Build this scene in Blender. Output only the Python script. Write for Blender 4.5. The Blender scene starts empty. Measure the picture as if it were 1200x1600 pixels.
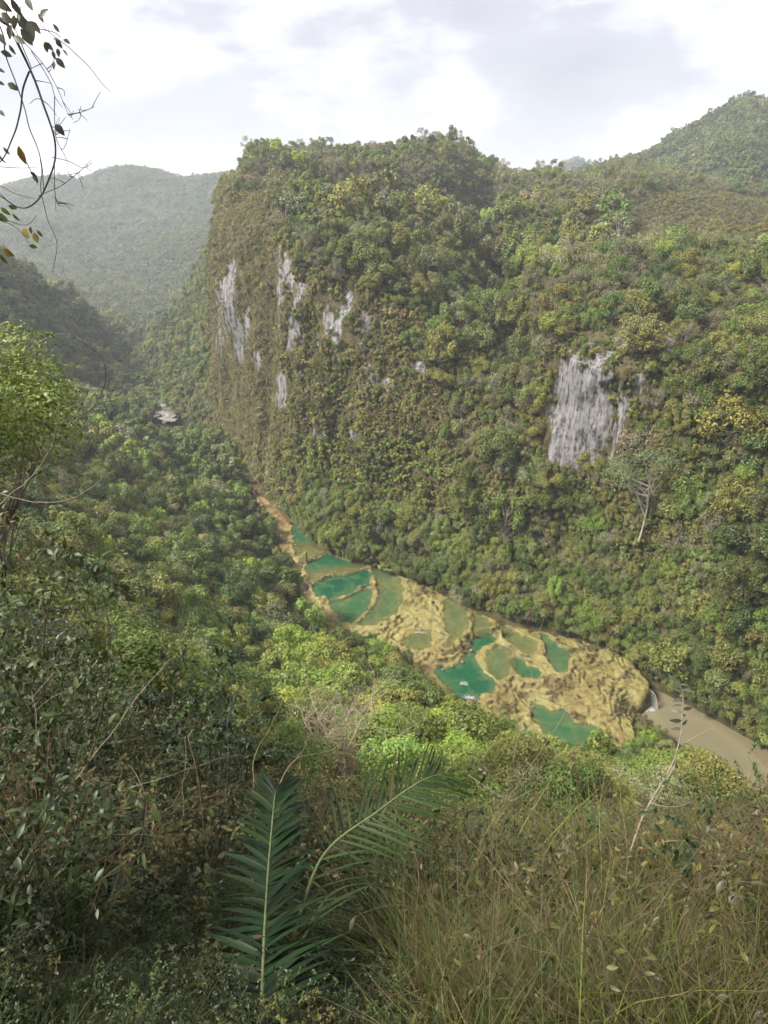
import bpy, math, random
import numpy as np
from mathutils import Vector, Matrix, Euler
from mathutils.bvhtree import BVHTree

SC = bpy.context.scene
COL = SC.collection
RNG = np.random.default_rng(7)
random.seed(7)

# ------------------------------------------------------------------ camera
CAM_Z = 120.0
PITCH = math.radians(24.3)
FPX = 1042.0                      # focal length in pixels of a 1200 x 1600 frame
CT, ST = math.cos(PITCH), math.sin(PITCH)
cam_data = bpy.data.cameras.new('camera')
cam = bpy.data.objects.new('camera', cam_data)
COL.objects.link(cam)
cam.location = (0, 0, CAM_Z)
cam.rotation_euler = (math.pi / 2 - PITCH, 0, 0)
cam_data.sensor_fit = 'VERTICAL'
cam_data.sensor_height = 24.0
cam_data.lens = 12.0 * FPX / 800.0
cam_data.clip_start = 0.05
cam_data.clip_end = 12000
SC.camera = cam

# ------------------------------------------------------------------ sky, sun, exposure
SUN_EL, SUN_AZ = math.radians(47), math.radians(250)      # azimuth clockwise from +Y: left of the camera, a little behind
world = bpy.data.worlds.new('World')
SC.world = world
world.use_nodes = True
wn, wl = world.node_tree.nodes, world.node_tree.links
wn.clear()
w_out = wn.new('ShaderNodeOutputWorld')
w_bg = wn.new('ShaderNodeBackground')
w_bg.inputs['Strength'].default_value = 0.1
w_sky = wn.new('ShaderNodeTexSky')
w_sky.sky_type = 'NISHITA'
w_sky.sun_disc = False
w_sky.sun_elevation = SUN_EL
w_sky.sun_rotation = SUN_AZ
w_sky.air_density = 1.0
w_sky.dust_density = 2.0
w_tc = wn.new('ShaderNodeTexCoord')
w_map = wn.new('ShaderNodeMapping')
w_map.inputs['Scale'].default_value = (2.1, 2.1, 5.2)
w_map.inputs['Location'].default_value = (7.721, 6.415, 8.838)
w_n1 = wn.new('ShaderNodeTexNoise')
w_n1.inputs['Scale'].default_value = 1.15
w_n1.inputs['Detail'].default_value = 7
w_n1.inputs['Roughness'].default_value = 0.58
w_r1 = wn.new('ShaderNodeValToRGB')                        # bright overcast with lilac-grey patches (x 10)
w_r1.color_ramp.elements.new(0.5)
w_r1.color_ramp.elements.new(0.55)
for e_, (p_, c_) in zip(w_r1.color_ramp.elements, ((0.465, (0.64, 0.64, 0.65)), (0.505, (0.23, 0.227, 0.240)), (0.565, (0.152, 0.149, 0.163)), (0.70, (0.122, 0.119, 0.134)))):
    e_.position = p_
    e_.color = (*c_, 1)
w_cl = wn.new('ShaderNodeVectorMath')
w_cl.operation = 'SCALE'
w_cl.inputs['Scale'].default_value = 10.0
w_mix = wn.new('ShaderNodeMixRGB')                         # overcast: cloud over the clear sky
w_mix.inputs[0].default_value = 0.93
wl.new(w_tc.outputs['Generated'], w_map.inputs['Vector'])
wl.new(w_map.outputs['Vector'], w_n1.inputs['Vector'])
wl.new(w_n1.outputs['Fac'], w_r1.inputs['Fac'])
wl.new(w_r1.outputs['Color'], w_cl.inputs[0])
wl.new(w_sky.outputs['Color'], w_mix.inputs[1])
wl.new(w_cl.outputs['Vector'], w_mix.inputs[2])
wl.new(w_mix.outputs['Color'], w_bg.inputs['Color'])
wl.new(w_bg.outputs['Background'], w_out.inputs['Surface'])

sun_data = bpy.data.lights.new('sun', 'SUN')
sun_data.energy = 2.7
sun_data.angle = math.radians(13)
sun_data.color = (1.0, 0.98, 0.94)
sun = bpy.data.objects.new('sun', sun_data)
COL.objects.link(sun)
sun_dir = Vector((math.sin(SUN_AZ) * math.cos(SUN_EL), math.cos(SUN_AZ) * math.cos(SUN_EL), math.sin(SUN_EL)))
sun.rotation_euler = sun_dir.to_track_quat('Z', 'Y').to_euler()
sun.location = (0, -30, 300)

SC.view_settings.view_transform = 'Standard'
SC.view_settings.look = 'None'
SC.view_settings.exposure = 2.1
SC.view_settings.gamma = 1.0
SC.view_settings.use_curve_mapping = False
SC.render.engine = 'CYCLES'
cy = SC.cycles
cy.use_denoising = True
cy.use_adaptive_sampling = True
cy.adaptive_threshold = 0.025
cy.adaptive_min_samples = 20
cy.max_bounces = 5
cy.diffuse_bounces = 3
cy.glossy_bounces = 2
cy.transmission_bounces = 3
cy.transparent_max_bounces = 8
cy.volume_bounces = 0
cy.caustics_reflective = False
cy.caustics_refractive = False

# ------------------------------------------------------------------ helpers: pixels, noise, meshes
def pix(px, py, D):
    """point seen at (px, py) of the 1200 x 1600 photograph, D metres ahead (world y)"""
    u, v = (px - 600) / FPX, (800 - py) / FPX
    t = D / (CT + v * ST)
    return (u * t, D, CAM_Z + (-ST + v * CT) * t)

def pixz(px, py, z):
    u, v = (px - 600) / FPX, (800 - py) / FPX
    t = (z - CAM_Z) / (-ST + v * CT)
    return (u * t, (CT + v * ST) * t, z)

def project(P):
    P = np.asarray(P, float)
    x, y, z = P[..., 0], P[..., 1], P[..., 2] - CAM_Z
    dep = np.maximum(y * CT - z * ST, 1e-3)
    return 600 + FPX * x / dep, 800 - FPX * (y * ST + z * CT) / dep, dep

def _h(i, j, k, s):
    n = (i * 374761393 + j * 668265263 + k * 1274126177 + s * 974634529) & 0xffffffff
    n = ((n ^ (n >> 13)) * 1274126177) & 0xffffffff
    return ((n ^ (n >> 16)) & 0xffff) / 65535.0

def vnoise(P, s=0):
    P = np.asarray(P, float)
    if P.shape[-1] == 2:
        P = np.concatenate([P, np.zeros(P.shape[:-1] + (1,))], -1)
    F = np.floor(P)
    I = F.astype(np.int64)
    f = P - F
    f = f * f * (3 - 2 * f)
    r = 0
    for a in (0, 1):
        for b in (0, 1):
            for c in (0, 1):
                w = (f[..., 0] if a else 1 - f[..., 0]) * (f[..., 1] if b else 1 - f[..., 1]) * (f[..., 2] if c else 1 - f[..., 2])
                r = r + w * _h(I[..., 0] + a, I[..., 1] + b, I[..., 2] + c, s)
    return r * 2 - 1

def fbm(P, s=0, oct=4, gain=0.5):
    P = np.asarray(P, float)
    r, a = 0, 1.0
    for o in range(oct):
        r = r + a * vnoise(P * (2.03 ** o) + 17.3 * o, s + o)
        a *= gain
    return r

def sstep(a, b, x):
    t = np.clip((x - a) / (b - a), 0, 1)
    return t * t * (3 - 2 * t)

def mesh_from(name, V, F, mat=None, smooth=False, attrs=None):
    """V (n,3), F list of index arrays that share one length per array"""
    V = np.asarray(V, np.float32)
    if isinstance(F, np.ndarray):
        F = [F]
    F = [np.asarray(f, np.int32) for f in F if len(f)]
    me = bpy.data.meshes.new(name)
    me.vertices.add(len(V))
    me.vertices.foreach_set('co', V.ravel())
    loops = np.concatenate([f.ravel() for f in F])
    sizes = np.concatenate([np.full(len(f), f.shape[1], np.int32) for f in F])
    starts = np.concatenate([[0], np.cumsum(sizes)[:-1]]).astype(np.int32)
    me.loops.add(len(loops))
    me.loops.foreach_set('vertex_index', loops)
    me.polygons.add(len(sizes))
    me.polygons.foreach_set('loop_start', starts)
    me.polygons.foreach_set('loop_total', sizes)
    if smooth:
        me.polygons.foreach_set('use_smooth', np.ones(len(sizes), bool))
    for k, a in (attrs or {}).items():
        a = np.asarray(a, np.float32)
        if a.ndim == 1:
            at = me.attributes.new(k, 'FLOAT', 'POINT')
            at.data.foreach_set('value', a)
        elif a.shape[1] == 3:
            at = me.attributes.new(k, 'FLOAT_COLOR', 'POINT')
            at.data.foreach_set('color', np.concatenate([a, np.ones((len(a), 1), np.float32)], 1).ravel())
    if mat is not None:
        for m in (mat if isinstance(mat, (list, tuple)) else [mat]):
            me.materials.append(m)
    me.update()
    me.validate()
    return me

def add_obj(name, me, parent=None, loc=None, label=None, cat=None, group=None, kind=None):
    o = bpy.data.objects.new(name, me)
    COL.objects.link(o)
    if parent is not None:
        o.parent = parent
    if loc is not None:
        o.location = loc
    if label: o['label'] = label
    if cat: o['category'] = cat
    if group: o['group'] = group
    if kind: o['kind'] = kind
    return o

def grid_faces(n, m):
    a = np.arange(n * m).reshape(n, m)
    return np.stack([a[:-1, :-1], a[1:, :-1], a[1:, 1:], a[:-1, 1:]], -1).reshape(-1, 4)

def catmull(C, n):
    """resample the first axis of the control array to n points"""
    C = np.asarray(C, float)
    k = len(C)
    t = np.linspace(0, k - 1 - 1e-9, n)
    i = t.astype(int)
    f = (t - i).reshape((-1,) + (1,) * (C.ndim - 1))
    E = np.concatenate([(2 * C[0] - C[1])[None], C, (2 * C[-1] - C[-2])[None]])
    p0, p1, p2, p3 = E[i], E[i + 1], E[i + 2], E[i + 3]
    return 0.5 * (2 * p1 + (p2 - p0) * f + (2 * p0 - 5 * p1 + 4 * p2 - p3) * f ** 2 + (3 * p1 - p0 - 3 * p2 + p3) * f ** 3)

def sheet(ctrl, n, m):
    G = catmull(np.asarray(ctrl, float), n)
    G = catmull(G.transpose(1, 0, 2), m).transpose(1, 0, 2)
    return G

def sheet_normals(G):
    a = np.gradient(G, axis=0)
    b = np.gradient(G, axis=1)
    N = np.cross(a, b)
    N /= np.linalg.norm(N, axis=-1, keepdims=True) + 1e-9
    return N

def tube(P, R, sides=6):
    """tapered tube along points P with radii R -> verts, quads"""
    P = np.asarray(P, float)
    R = np.broadcast_to(np.asarray(R, float), (len(P),))
    T = np.gradient(P, axis=0)
    T /= np.linalg.norm(T, axis=1, keepdims=True) + 1e-9
    ref = np.array([0.31, 0.87, 0.12]) if abs(T[0][2]) > 0.7 else np.array([0.1, 0.05, 1.0])
    A = np.cross(T, ref)
    A /= np.linalg.norm(A, axis=1, keepdims=True) + 1e-9
    B = np.cross(T, A)
    th = np.linspace(0, 2 * math.pi, sides, endpoint=False)
    V = P[:, None] + R[:, None, None] * (A[:, None] * np.cos(th)[None, :, None] + B[:, None] * np.sin(th)[None, :, None])
    k = len(P)
    a = np.arange(k * sides).reshape(k, sides)
    r = np.roll(a, -1, axis=1)
    Q = np.stack([a[:-1], r[:-1], r[1:], a[1:]], -1).reshape(-1, 4)
    return V.reshape(-1, 3), Q

class MB:
    def __init__(self):
        self.V, self.F, self.n = [], {}, 0
    def add(self, V, F):
        V = np.asarray(V, float)
        F = np.asarray(F)
        self.V.append(V)
        self.F.setdefault(F.shape[1], []).append(F + self.n)
        self.n += len(V)
    def mesh(self, name, mat, smooth=False, attrs=None):
        return mesh_from(name, np.concatenate(self.V), [np.concatenate(f) for f in self.F.values()], mat, smooth, attrs)

# ------------------------------------------------------------------ materials
def new_mat(name):
    m = bpy.data.materials.new(name)
    m.use_nodes = True
    nt = m.node_tree
    nt.nodes.clear()
    out = nt.nodes.new('ShaderNodeOutputMaterial')
    return m, nt.nodes, nt.links, out

def nd(nodes, t, **kw):
    n = nodes.new(t)
    for k, v in kw.items():
        if k in ('operation', 'blend_type', 'attribute_type', 'attribute_name', 'data_type', 'noise_dimensions', 'feature'):
            setattr(n, k, v)
        else:
            n.inputs[k.replace('_', ' ')].default_value = v
    return n

def ramp(nodes, stops):
    r = nodes.new('ShaderNodeValToRGB')
    e = r.color_ramp.elements
    while len(e) < len(stops):
        e.new(0.5)
    for i, (p, c) in enumerate(stops):
        e[i].position = p
        e[i].color = (*c, 1)
    return r

def leaf_material(name, default=None, gloss=0.35, transl=0.28, rough=0.5, back=1.0):
    """foliage: the colour comes from the plant's own tint, varied leaf by leaf"""
    m, N, L, out = new_mat(name)
    if default is None:
        at = nd(N, 'ShaderNodeAttribute', attribute_type='INSTANCER', attribute_name='tint')
        base = at.outputs['Color']
    else:
        rgb = N.new('ShaderNodeRGB')
        rgb.outputs[0].default_value = (*default, 1)
        base = rgb.outputs[0]
    geo = N.new('ShaderNodeNewGeometry')
    mr = N.new('ShaderNodeMapRange')
    mr.inputs['To Min'].default_value = 0.72
    mr.inputs['To Max'].default_value = 1.28
    L.new(geo.outputs['Random Per Island'], mr.inputs['Value'])
    mul = nd(N, 'ShaderNodeMixRGB', blend_type='MULTIPLY')
    mul.inputs[0].default_value = 1
    L.new(base, mul.inputs[1])
    L.new(mr.outputs['Result'], mul.inputs[2])
    tc = N.new('ShaderNodeTexCoord')
    nz = nd(N, 'ShaderNodeTexNoise', Scale=0.9, Detail=2.0)
    L.new(tc.outputs['Object'], nz.inputs['Vector'])
    hs = N.new('ShaderNodeHueSaturation')
    mh = N.new('ShaderNodeMapRange')
    mh.inputs['From Min'].default_value = 0.3
    mh.inputs['From Max'].default_value = 0.7
    mh.inputs['To Min'].default_value = 0.475
    mh.inputs['To Max'].default_value = 0.515
    L.new(nz.outputs['Fac'], mh.inputs['Value'])
    L.new(mh.outputs['Result'], hs.inputs['Hue'])
    L.new(mul.outputs['Color'], hs.inputs['Color'])
    p = nd(N, 'ShaderNodeBsdfPrincipled', Roughness=rough)
    p.inputs['Specular IOR Level'].default_value = gloss
    L.new(hs.outputs['Color'], p.inputs['Base Color'])
    tr = N.new('ShaderNodeBsdfTranslucent')
    L.new(hs.outputs['Color'], tr.inputs['Color'])
    mx = N.new('ShaderNodeMixShader')
    mx.inputs[0].default_value = transl
    L.new(p.outputs[0], mx.inputs[1])
    L.new(tr.outputs[0], mx.inputs[2])
    L.new(mx.outputs[0], out.inputs['Surface'])
    return m

def bark_material(name, c1, c2, scale=3.0):
    m, N, L, out = new_mat(name)
    tc = N.new('ShaderNodeTexCoord')
    mp = N.new('ShaderNodeMapping')
    mp.inputs['Scale'].default_value = (scale, scale, scale * 0.3)
    nz = nd(N, 'ShaderNodeTexNoise', Scale=2.0, Detail=5.0, Roughness=0.65)
    r = ramp(N, [(0.3, c1), (0.7, c2)])
    p = nd(N, 'ShaderNodeBsdfPrincipled', Roughness=0.85)
    p.inputs['Specular IOR Level'].default_value = 0.15
    L.new(tc.outputs['Object'], mp.inputs['Vector'])
    L.new(mp.outputs[0], nz.inputs['Vector'])
    L.new(nz.outputs['Fac'], r.inputs['Fac'])
    L.new(r.outputs['Color'], p.inputs['Base Color'])
    L.new(p.outputs[0], out.inputs['Surface'])
    return m

def ground_material(name, stops, scale=0.05, detail=8.0, rock=False, bump=0.4):
    """forest soil and low growth; where the 'rock' attribute is set, bare streaked limestone"""
    m, N, L, out = new_mat(name)
    tc = N.new('ShaderNodeTexCoord')
    nz = nd(N, 'ShaderNodeTexNoise', Scale=scale, Detail=detail, Roughness=0.68)
    L.new(tc.outputs['Object'], nz.inputs['Vector'])
    r = ramp(N, stops)
    L.new(nz.outputs['Fac'], r.inputs['Fac'])
    col = r.outputs['Color']
    nz2 = nd(N, 'ShaderNodeTexNoise', Scale=scale * 22, Detail=4.0, Roughness=0.7)
    L.new(tc.outputs['Object'], nz2.inputs['Vector'])
    hgt = nz2.outputs['Fac']
    if rock:
        at = nd(N, 'ShaderNodeAttribute', attribute_name='rock')
        mp = N.new('ShaderNodeMapping')
        mp.inputs['Scale'].default_value = (0.85, 0.85, 0.13)
        L.new(tc.outputs['Object'], mp.inputs['Vector'])
        st = nd(N, 'ShaderNodeTexNoise', Scale=1.15, Detail=6.0, Roughness=0.62)
        L.new(mp.outputs[0], st.inputs['Vector'])
        s2 = nd(N, 'ShaderNodeTexNoise', Scale=0.55, Detail=9.0, Roughness=0.72)
        L.new(tc.outputs['Object'], s2.inputs['Vector'])
        sm = nd(N, 'ShaderNodeMixRGB')
        sm.inputs[0].default_value = 0.45
        L.new(st.outputs['Fac'], sm.inputs[1])
        L.new(s2.outputs['Fac'], sm.inputs[2])
        rr = ramp(N, [(0.36, (0.016, 0.015, 0.014)), (0.43, (0.070, 0.064, 0.060)), (0.48, (0.17, 0.160, 0.150)), (0.54, (0.235, 0.222, 0.212)), (0.60, (0.285, 0.27, 0.258)), (0.68, (0.17, 0.125, 0.085))])
        L.new(sm.outputs['Color'], rr.inputs['Fac'])
        n3 = nd(N, 'ShaderNodeTexNoise', Scale=0.34, Detail=8.0, Roughness=0.72)
        m3 = N.new('ShaderNodeMapping')
        m3.inputs['Scale'].default_value = (1.0, 1.0, 0.28)
        L.new(tc.outputs['Object'], m3.inputs['Vector'])
        L.new(m3.outputs[0], n3.inputs['Vector'])
        ad = nd(N, 'ShaderNodeMath', operation='ADD')
        L.new(at.outputs['Fac'], ad.inputs[0])
        L.new(n3.outputs['Fac'], ad.inputs[1])
        ms = N.new('ShaderNodeMapRange')
        ms.inputs['From Min'].default_value = 1.02
        ms.inputs['From Max'].default_value = 1.06
        L.new(ad.outputs[0], ms.inputs['Value'])
        mc = N.new('ShaderNodeMixRGB')
        L.new(ms.outputs['Result'], mc.inputs[0])
        L.new(col, mc.inputs[1])
        L.new(rr.outputs['Color'], mc.inputs[2])
        col = mc.outputs['Color']
        mh = nd(N, 'ShaderNodeMath', operation='ADD')
        L.new(st.outputs['Fac'], mh.inputs[0])
        L.new(hgt, mh.inputs[1])
        hgt = mh.outputs[0]
    p = nd(N, 'ShaderNodeBsdfPrincipled', Roughness=0.95)
    p.inputs['Specular IOR Level'].default_value = 0.1
    L.new(col, p.inputs['Base Color'])
    b = nd(N, 'ShaderNodeBump', Strength=bump, Distance=0.8)
    L.new(hgt, b.inputs['Height'])
    L.new(b.outputs[0], p.inputs['Normal'])
    L.new(p.outputs[0], out.inputs['Surface'])
    return m

M_soil = ground_material('forest_soil', [(0.3, (0.018, 0.020, 0.010)), (0.55, (0.035, 0.036, 0.016)), (0.75, (0.055, 0.045, 0.022))])
M_cliff = ground_material('cliff_growth', [(0.3, (0.028, 0.028, 0.012)), (0.46, (0.066, 0.056, 0.024)), (0.58, (0.105, 0.085, 0.040)), (0.72, (0.060, 0.058, 0.024))], scale=0.12, rock=True, bump=0.9)
M_far = ground_material('hill_pasture', [(0.38, (0.010, 0.018, 0.008)), (0.48, (0.019, 0.029, 0.012)), (0.62, (0.034, 0.043, 0.017))], scale=0.006, detail=9.0)
M_leaf = leaf_material('leaf_tinted')
M_bark = bark_material('bark_grey', (0.09, 0.075, 0.06), (0.24, 0.21, 0.17))
M_bark_pale = bark_material('bark_pale', (0.13, 0.11, 0.085), (0.31, 0.28, 0.235))

# ------------------------------------------------------------------ terrain: ground under everything
GC = []                                     # control points of the ground
def gp(px, py, D, dz=0):
    p = pix(px, py, D); GC.append((p[0], p[1], p[2] + dz))
def gz(px, py, z, dz=0):
    p = pixz(px, py, z); GC.append((p[0], p[1], p[2] + dz))
# the slope the photograph is taken from
for x, y, z in [(0, 0, 118.2), (-3, 0, 118.6), (3, 0, 118.1), (-8, 0, 119.5), (8, 0, 118.0), (-1, 1.2, 117.6), (1, 1.2, 117.4),
                (-4, 2.5, 116.9), (0, 2.5, 116.0), (4, 2.5, 115.8), (-8, 4, 116.6), (-5, 5.5, 114.4), (0, 5.5, 112.7), (5, 5.5, 112.4), (9, 5, 112.8),
                (-12, 9, 114), (-6, 10, 110.3), (0, 10, 107.3), (7, 10, 107.0), (14, 10, 107), (-20, 16, 109), (-10, 18, 101.5), (0, 20, 95.0), (10, 20, 95), (20, 20, 96),
                (-40, 30, 105), (-22, 34, 92), (0, 36, 78), (20, 36, 77), (42, 36, 78), (-70, 50, 98), (70, 40, 84),
                (0, -8, 123), (-10, -8, 126), (10, -8, 122), (0, -25, 138), (-40, -20, 142), (40, -20, 132), (0, -80, 175), (-100, -60, 178), (120, -60, 165),
                (-120, 40, 140), (-160, 120, 138), (-260, 200, 165), (130, 40, 92), (170, 20, 100)]:
    GC.append((x, y, z))
for px, py, D in [(600, 1180, 58), (780, 1200, 66), (470, 1130, 66), (330, 1060, 76), (900, 1240, 70), (1040, 1260, 74), (1180, 1330, 70), (1330, 1380, 72),
                  (200, 960, 92), (60, 900, 88), (-80, 820, 96), (420, 1040, 100), (560, 1080, 96), (690, 1130, 100), (320, 960, 118), (170, 860, 130), (20, 770, 132), (-120, 700, 140),
                  (400, 940, 150), (280, 860, 165), (130, 760, 180), (0, 660, 195), (-120, 560, 215), (60, 660, 240), (-30, 560, 290), (-140, 470, 320)]:
    gp(px, py, D, -7)
# valley floor on the camera's side of the pools, and upstream
for px, py, z in [(470, 960, 6), (420, 890, 8.5), (430, 850, 9), (385, 800, 10), (330, 770, 13), (250, 740, 20), (200, 700, 28), (330, 720, 11), (260, 690, 11), (170, 660, 24),
                  (480, 1000, 8), (560, 1020, 10), (620, 1050, 8), (690, 1100, 5), (760, 1130, 4), (840, 1170, 2.5), (930, 1200, 1), (1000, 1215, 0), (1080, 1235, 2), (1180, 1310, 3)]:
    gz(px, py, z)
for px, py, z in [(250, 650, 7), (245, 625, 7.5), (400, 760, 7), (440, 790, 6.5), (500, 870, 5.5), (560, 930, 4.5), (650, 980, 3), (740, 1040, 1), (860, 1050, 0.5), (950, 1100, -3), (1080, 1140, -6), (1200, 1230, -6), (1330, 1330, -6), (1010, 1150, -5)]:
    gz(px, py, z)
# left flank of the side valley, upstream
for px, py, D in [(-60, 400, 420), (0, 395, 450), (60, 425, 500), (120, 462, 580), (180, 500, 680), (240, 528, 780), (0, 480, 400), (80, 510, 470), (140, 560, 520), (180, 590, 540), (200, 560, 620), (225, 600, 500),
                  (0, 540, 340), (90, 600, 380), (160, 640, 400), (262, 528, 820), (250, 560, 640), (-250, 350, 480)]:
    gp(px, py, D, -6)
for x, y, z in [(0, 260, 0), (80, 230, -2), (150, 150, -6), (0, 500, 0), (200, 400, 0), (300, 150, 0), (-100, 700, 0), (300, 800, 0), (-700, 500, 190), (-700, 0, 230), (600, -200, 120), (0, -600, 260), (700, 500, 20),
                (3000, 0, 60), (-3000, 0, 150), (0, 3200, 40), (0, -3000, 150), (2500, 2500, 40), (-2500, 2500, 60), (2500, -2500, 100), (-2500, -2500, 150)]:
    GC.append((x, y, z))
GC = np.array(GC)

class MQ:
    """multiquadric surface through control points"""
    def __init__(self, C, c, lam=0.0):
        self.C, self.c = C[:, :2], c
        n = len(C)
        A = np.zeros((n + 1, n + 1))
        A[:n, :n] = -np.sqrt(((self.C[:, None] - self.C[None]) ** 2).sum(-1) + c * c) - lam * np.eye(n)
        A[:n, n] = A[n, :n] = 1
        self.w = np.linalg.solve(A, np.append(C[:, 2], 0))
    def __call__(self, X):
        X = np.asarray(X, float)
        r = np.empty(len(X))
        for i in range(0, len(X), 40000):
            B = X[i:i + 40000]
            r[i:i + 40000] = -np.sqrt(((B[:, None] - self.C[None]) ** 2).sum(-1) + self.c ** 2) @ self.w[:-1] + self.w[-1]
        return r
G_RBF = MQ(GC, 2.0)

def ground_z(X):
    X = np.asarray(X, float)
    d = np.linalg.norm(X, axis=1)
    n = fbm(X * 0.045, 3, 4) * np.clip((d - 6) / 60, 0, 1) * 2.2 + fbm(X * 0.5, 9, 3) * 0.12
    n *= 1 - sstep(600, 1500, d) * 0.5
    return G_RBF(X) + n

ang = np.concatenate([np.linspace(-180, -62, 50)[:-1], np.linspace(-62, 62, 380), np.linspace(62, 180, 50)[1:]])
ang = np.radians(ang)
rad = np.geomspace(0.25, 5000, 330)
AA, RR = np.meshgrid(ang, rad)
GX = np.stack([RR * np.sin(AA), RR * np.cos(AA)], -1)
gzv = ground_z(GX.reshape(-1, 2))
GV = np.concatenate([GX.reshape(-1, 2), gzv[:, None]], 1)
ground_me = mesh_from('ground', GV, grid_faces(*AA.shape)[:, ::-1], M_soil, True)
ground = add_obj('ground', ground_me, kind='structure', label='dark forest floor of the steep slope and valley')

# ------------------------------------------------------------------ the massif across the river
def dz_(px, py, z):
    return pixz(px, py, z)
P_ = pix
MAS = [
    [P_(150, 640, 560), P_(190, 585, 580), P_(225, 540, 600), P_(262, 500, 620), P_(300, 440, 640), P_(330, 380, 660), P_(360, 330, 680), P_(400, 285, 700), P_(420, 300, 800)],
    [dz_(252, 612, 8), P_(285, 555, 478), P_(318, 505, 490), P_(345, 455, 500), P_(360, 400, 510), P_(370, 340, 520), P_(385, 300, 540), P_(400, 255, 580), P_(420, 270, 700)],
    [dz_(385, 742, 8), P_(354, 610, 330), P_(347, 520, 335), P_(328, 425, 338), P_(336, 352, 344), P_(347, 312, 352), P_(359, 286, 362), P_(380, 256, 380), P_(395, 250, 470)],
    [dz_(443, 802, 8.5), P_(433, 700, 252), P_(428, 600, 256), P_(420, 485, 262), P_(420, 392, 272), P_(420, 318, 292), P_(418, 279, 320), P_(424, 244, 385), P_(430, 250, 480)],
    [dz_(515, 864, 8.5), P_(506, 740, 229), P_(500, 620, 236), P_(490, 495, 246), P_(482, 402, 258), P_(478, 330, 285), P_(480, 290, 312), P_(520, 246, 400), P_(520, 255, 500)],
    [dz_(640, 905, 7), P_(630, 785, 212), P_(620, 665, 222), P_(610, 545, 236), P_(596, 435, 253), P_(582, 340, 287), P_(572, 290, 322), P_(600, 246, 410), P_(600, 255, 510)],
    [dz_(760, 962, 6), P_(755, 850, 192), P_(750, 730, 204), P_(740, 612, 220), P_(726, 485, 246), P_(702, 390, 287), P_(680, 330, 345), P_(700, 228, 440), P_(715, 245, 530)],
    [dz_(790, 972, 5.6), P_(788, 858, 188), P_(780, 738, 200), P_(770, 622, 218), P_(764, 508, 258), P_(752, 420, 322), P_(728, 358, 385), P_(745, 250, 470), P_(755, 262, 550)],
    [dz_(815, 978, 5.4), P_(818, 860, 188), P_(822, 740, 198), P_(816, 624, 213), P_(800, 514, 250), P_(786, 426, 318), P_(772, 362, 382), P_(775, 268, 465), P_(790, 278, 545)],
    [dz_(850, 985, 5), P_(855, 860, 185), P_(852, 740, 192), P_(846, 620, 201), P_(836, 512, 216), P_(816, 410, 262), P_(800, 345, 340), P_(800, 276, 450), P_(815, 290, 540)],
    [dz_(950, 1018, 2.5), P_(945, 850, 175), P_(932, 720, 181), P_(926, 640, 184), P_(924, 545, 188), P_(902, 415, 250), P_(890, 335, 345), P_(900, 276, 450), P_(900, 290, 560)],
    [dz_(1060, 1092, -2.5), P_(1062, 905, 152), P_(1056, 745, 162), P_(1054, 640, 169), P_(1050, 540, 176), P_(1030, 430, 238), P_(1000, 345, 340), P_(985, 262, 470), P_(1000, 275, 590)],
    [dz_(1190, 1166, -3), P_(1200, 960, 131), P_(1208, 800, 142), P_(1212, 665, 150), P_(1208, 560, 160), P_(1195, 445, 225), P_(1165, 362, 330), P_(1140, 290, 480), P_(1140, 300, 600)],
    [dz_(1330, 1250, -3), P_(1380, 1000, 118), P_(1400, 840, 128), P_(1400, 700, 138), P_(1400, 570, 150), P_(1380, 455, 215), P_(1340, 380, 330), P_(1290, 300, 480), P_(1290, 310, 600)],
    [(190, 70, -3), (215, 80, 50), (225, 86, 72), (232, 92, 92), (245, 105, 110), (280, 160, 130), (320, 270, 150), (350, 430, 165), (380, 560, 160)],
    [(290, 0, -3), (310, 10, 50), (320, 16, 72), (328, 22, 92), (340, 35, 110), (390, 100, 130), (440, 230, 150), (480, 400, 165), (500, 560, 160)],
]
MAS = [[tuple(c[0])[0:3] if False else c for c in col] for col in MAS]
# a saddle between the near dome and the ridge behind it (row 7), so that the top reads as several hills
SADDLE = [8, 8, 6, 16, 40, 44, 34, 12, 12, 30, 30, 26, 24, 20, 10, 10]
def _down(p, k):                      # crests carry trees: the bare ground lies lower
    return (p[0], p[1], p[2] - k * p[1] / FPX)
MAS = [c[:5] + [_down(c[5], 4), _down(c[6], 9), _down(c[7], 15), _down(c[8], 15)] for c in MAS]
def _saddle(a, b, k):
    q = [a[i] * 0.5 + b[i] * 0.5 for i in range(3)]
    q[2] -= k
    return tuple(q)
MAS = [c[:7] + [_saddle(c[6], c[7], k)] + c[7:] for c, k in zip(MAS, SADDLE)]
# one row under the foot and one far down the back, so that the sheet closes into the ground
MAS = [[(c[0][0] * 0.985, c[0][1] * 0.985, c[0][2] - 6)] + c + [(c[-1][0] * 1.12, c[-1][1] * 1.15, 20)] for c in MAS]
MN, MM = 620, 430
MG = sheet(MAS, MN, MM)
for _ in range(2):
    MNrm = sheet_normals(MG)
    sgn = np.sign(MNrm[MN // 2, MM // 2] @ np.array([0, -1, 0.6]))
MNrm *= sgn
rowp = np.linspace(0, len(MAS[0]) - 1, MM)[None, :] - 1.0     # 0 = foot, 4 = brink, 6 = dome, 8 = crest
colp = np.linspace(0, len(MAS) - 1, MN)[:, None]
colp = np.where(colp > 6, np.maximum(6, colp - 2), colp)      # the two gully columns do not count
amp = sstep(0.1, 1.0, rowp) * (1 - 0.75 * sstep(7.2, 8.0, rowp)) + 0 * colp
steep = 1 - np.abs(MNrm[..., 2])
big = fbm(MG * np.array([0.022, 0.022, 0.016]), 21, 4) * 6.0
ribs = -np.abs(fbm(MG * np.array([0.06, 0.06, 0.012]), 31, 4)) * 5.0 + 2.0
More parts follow.
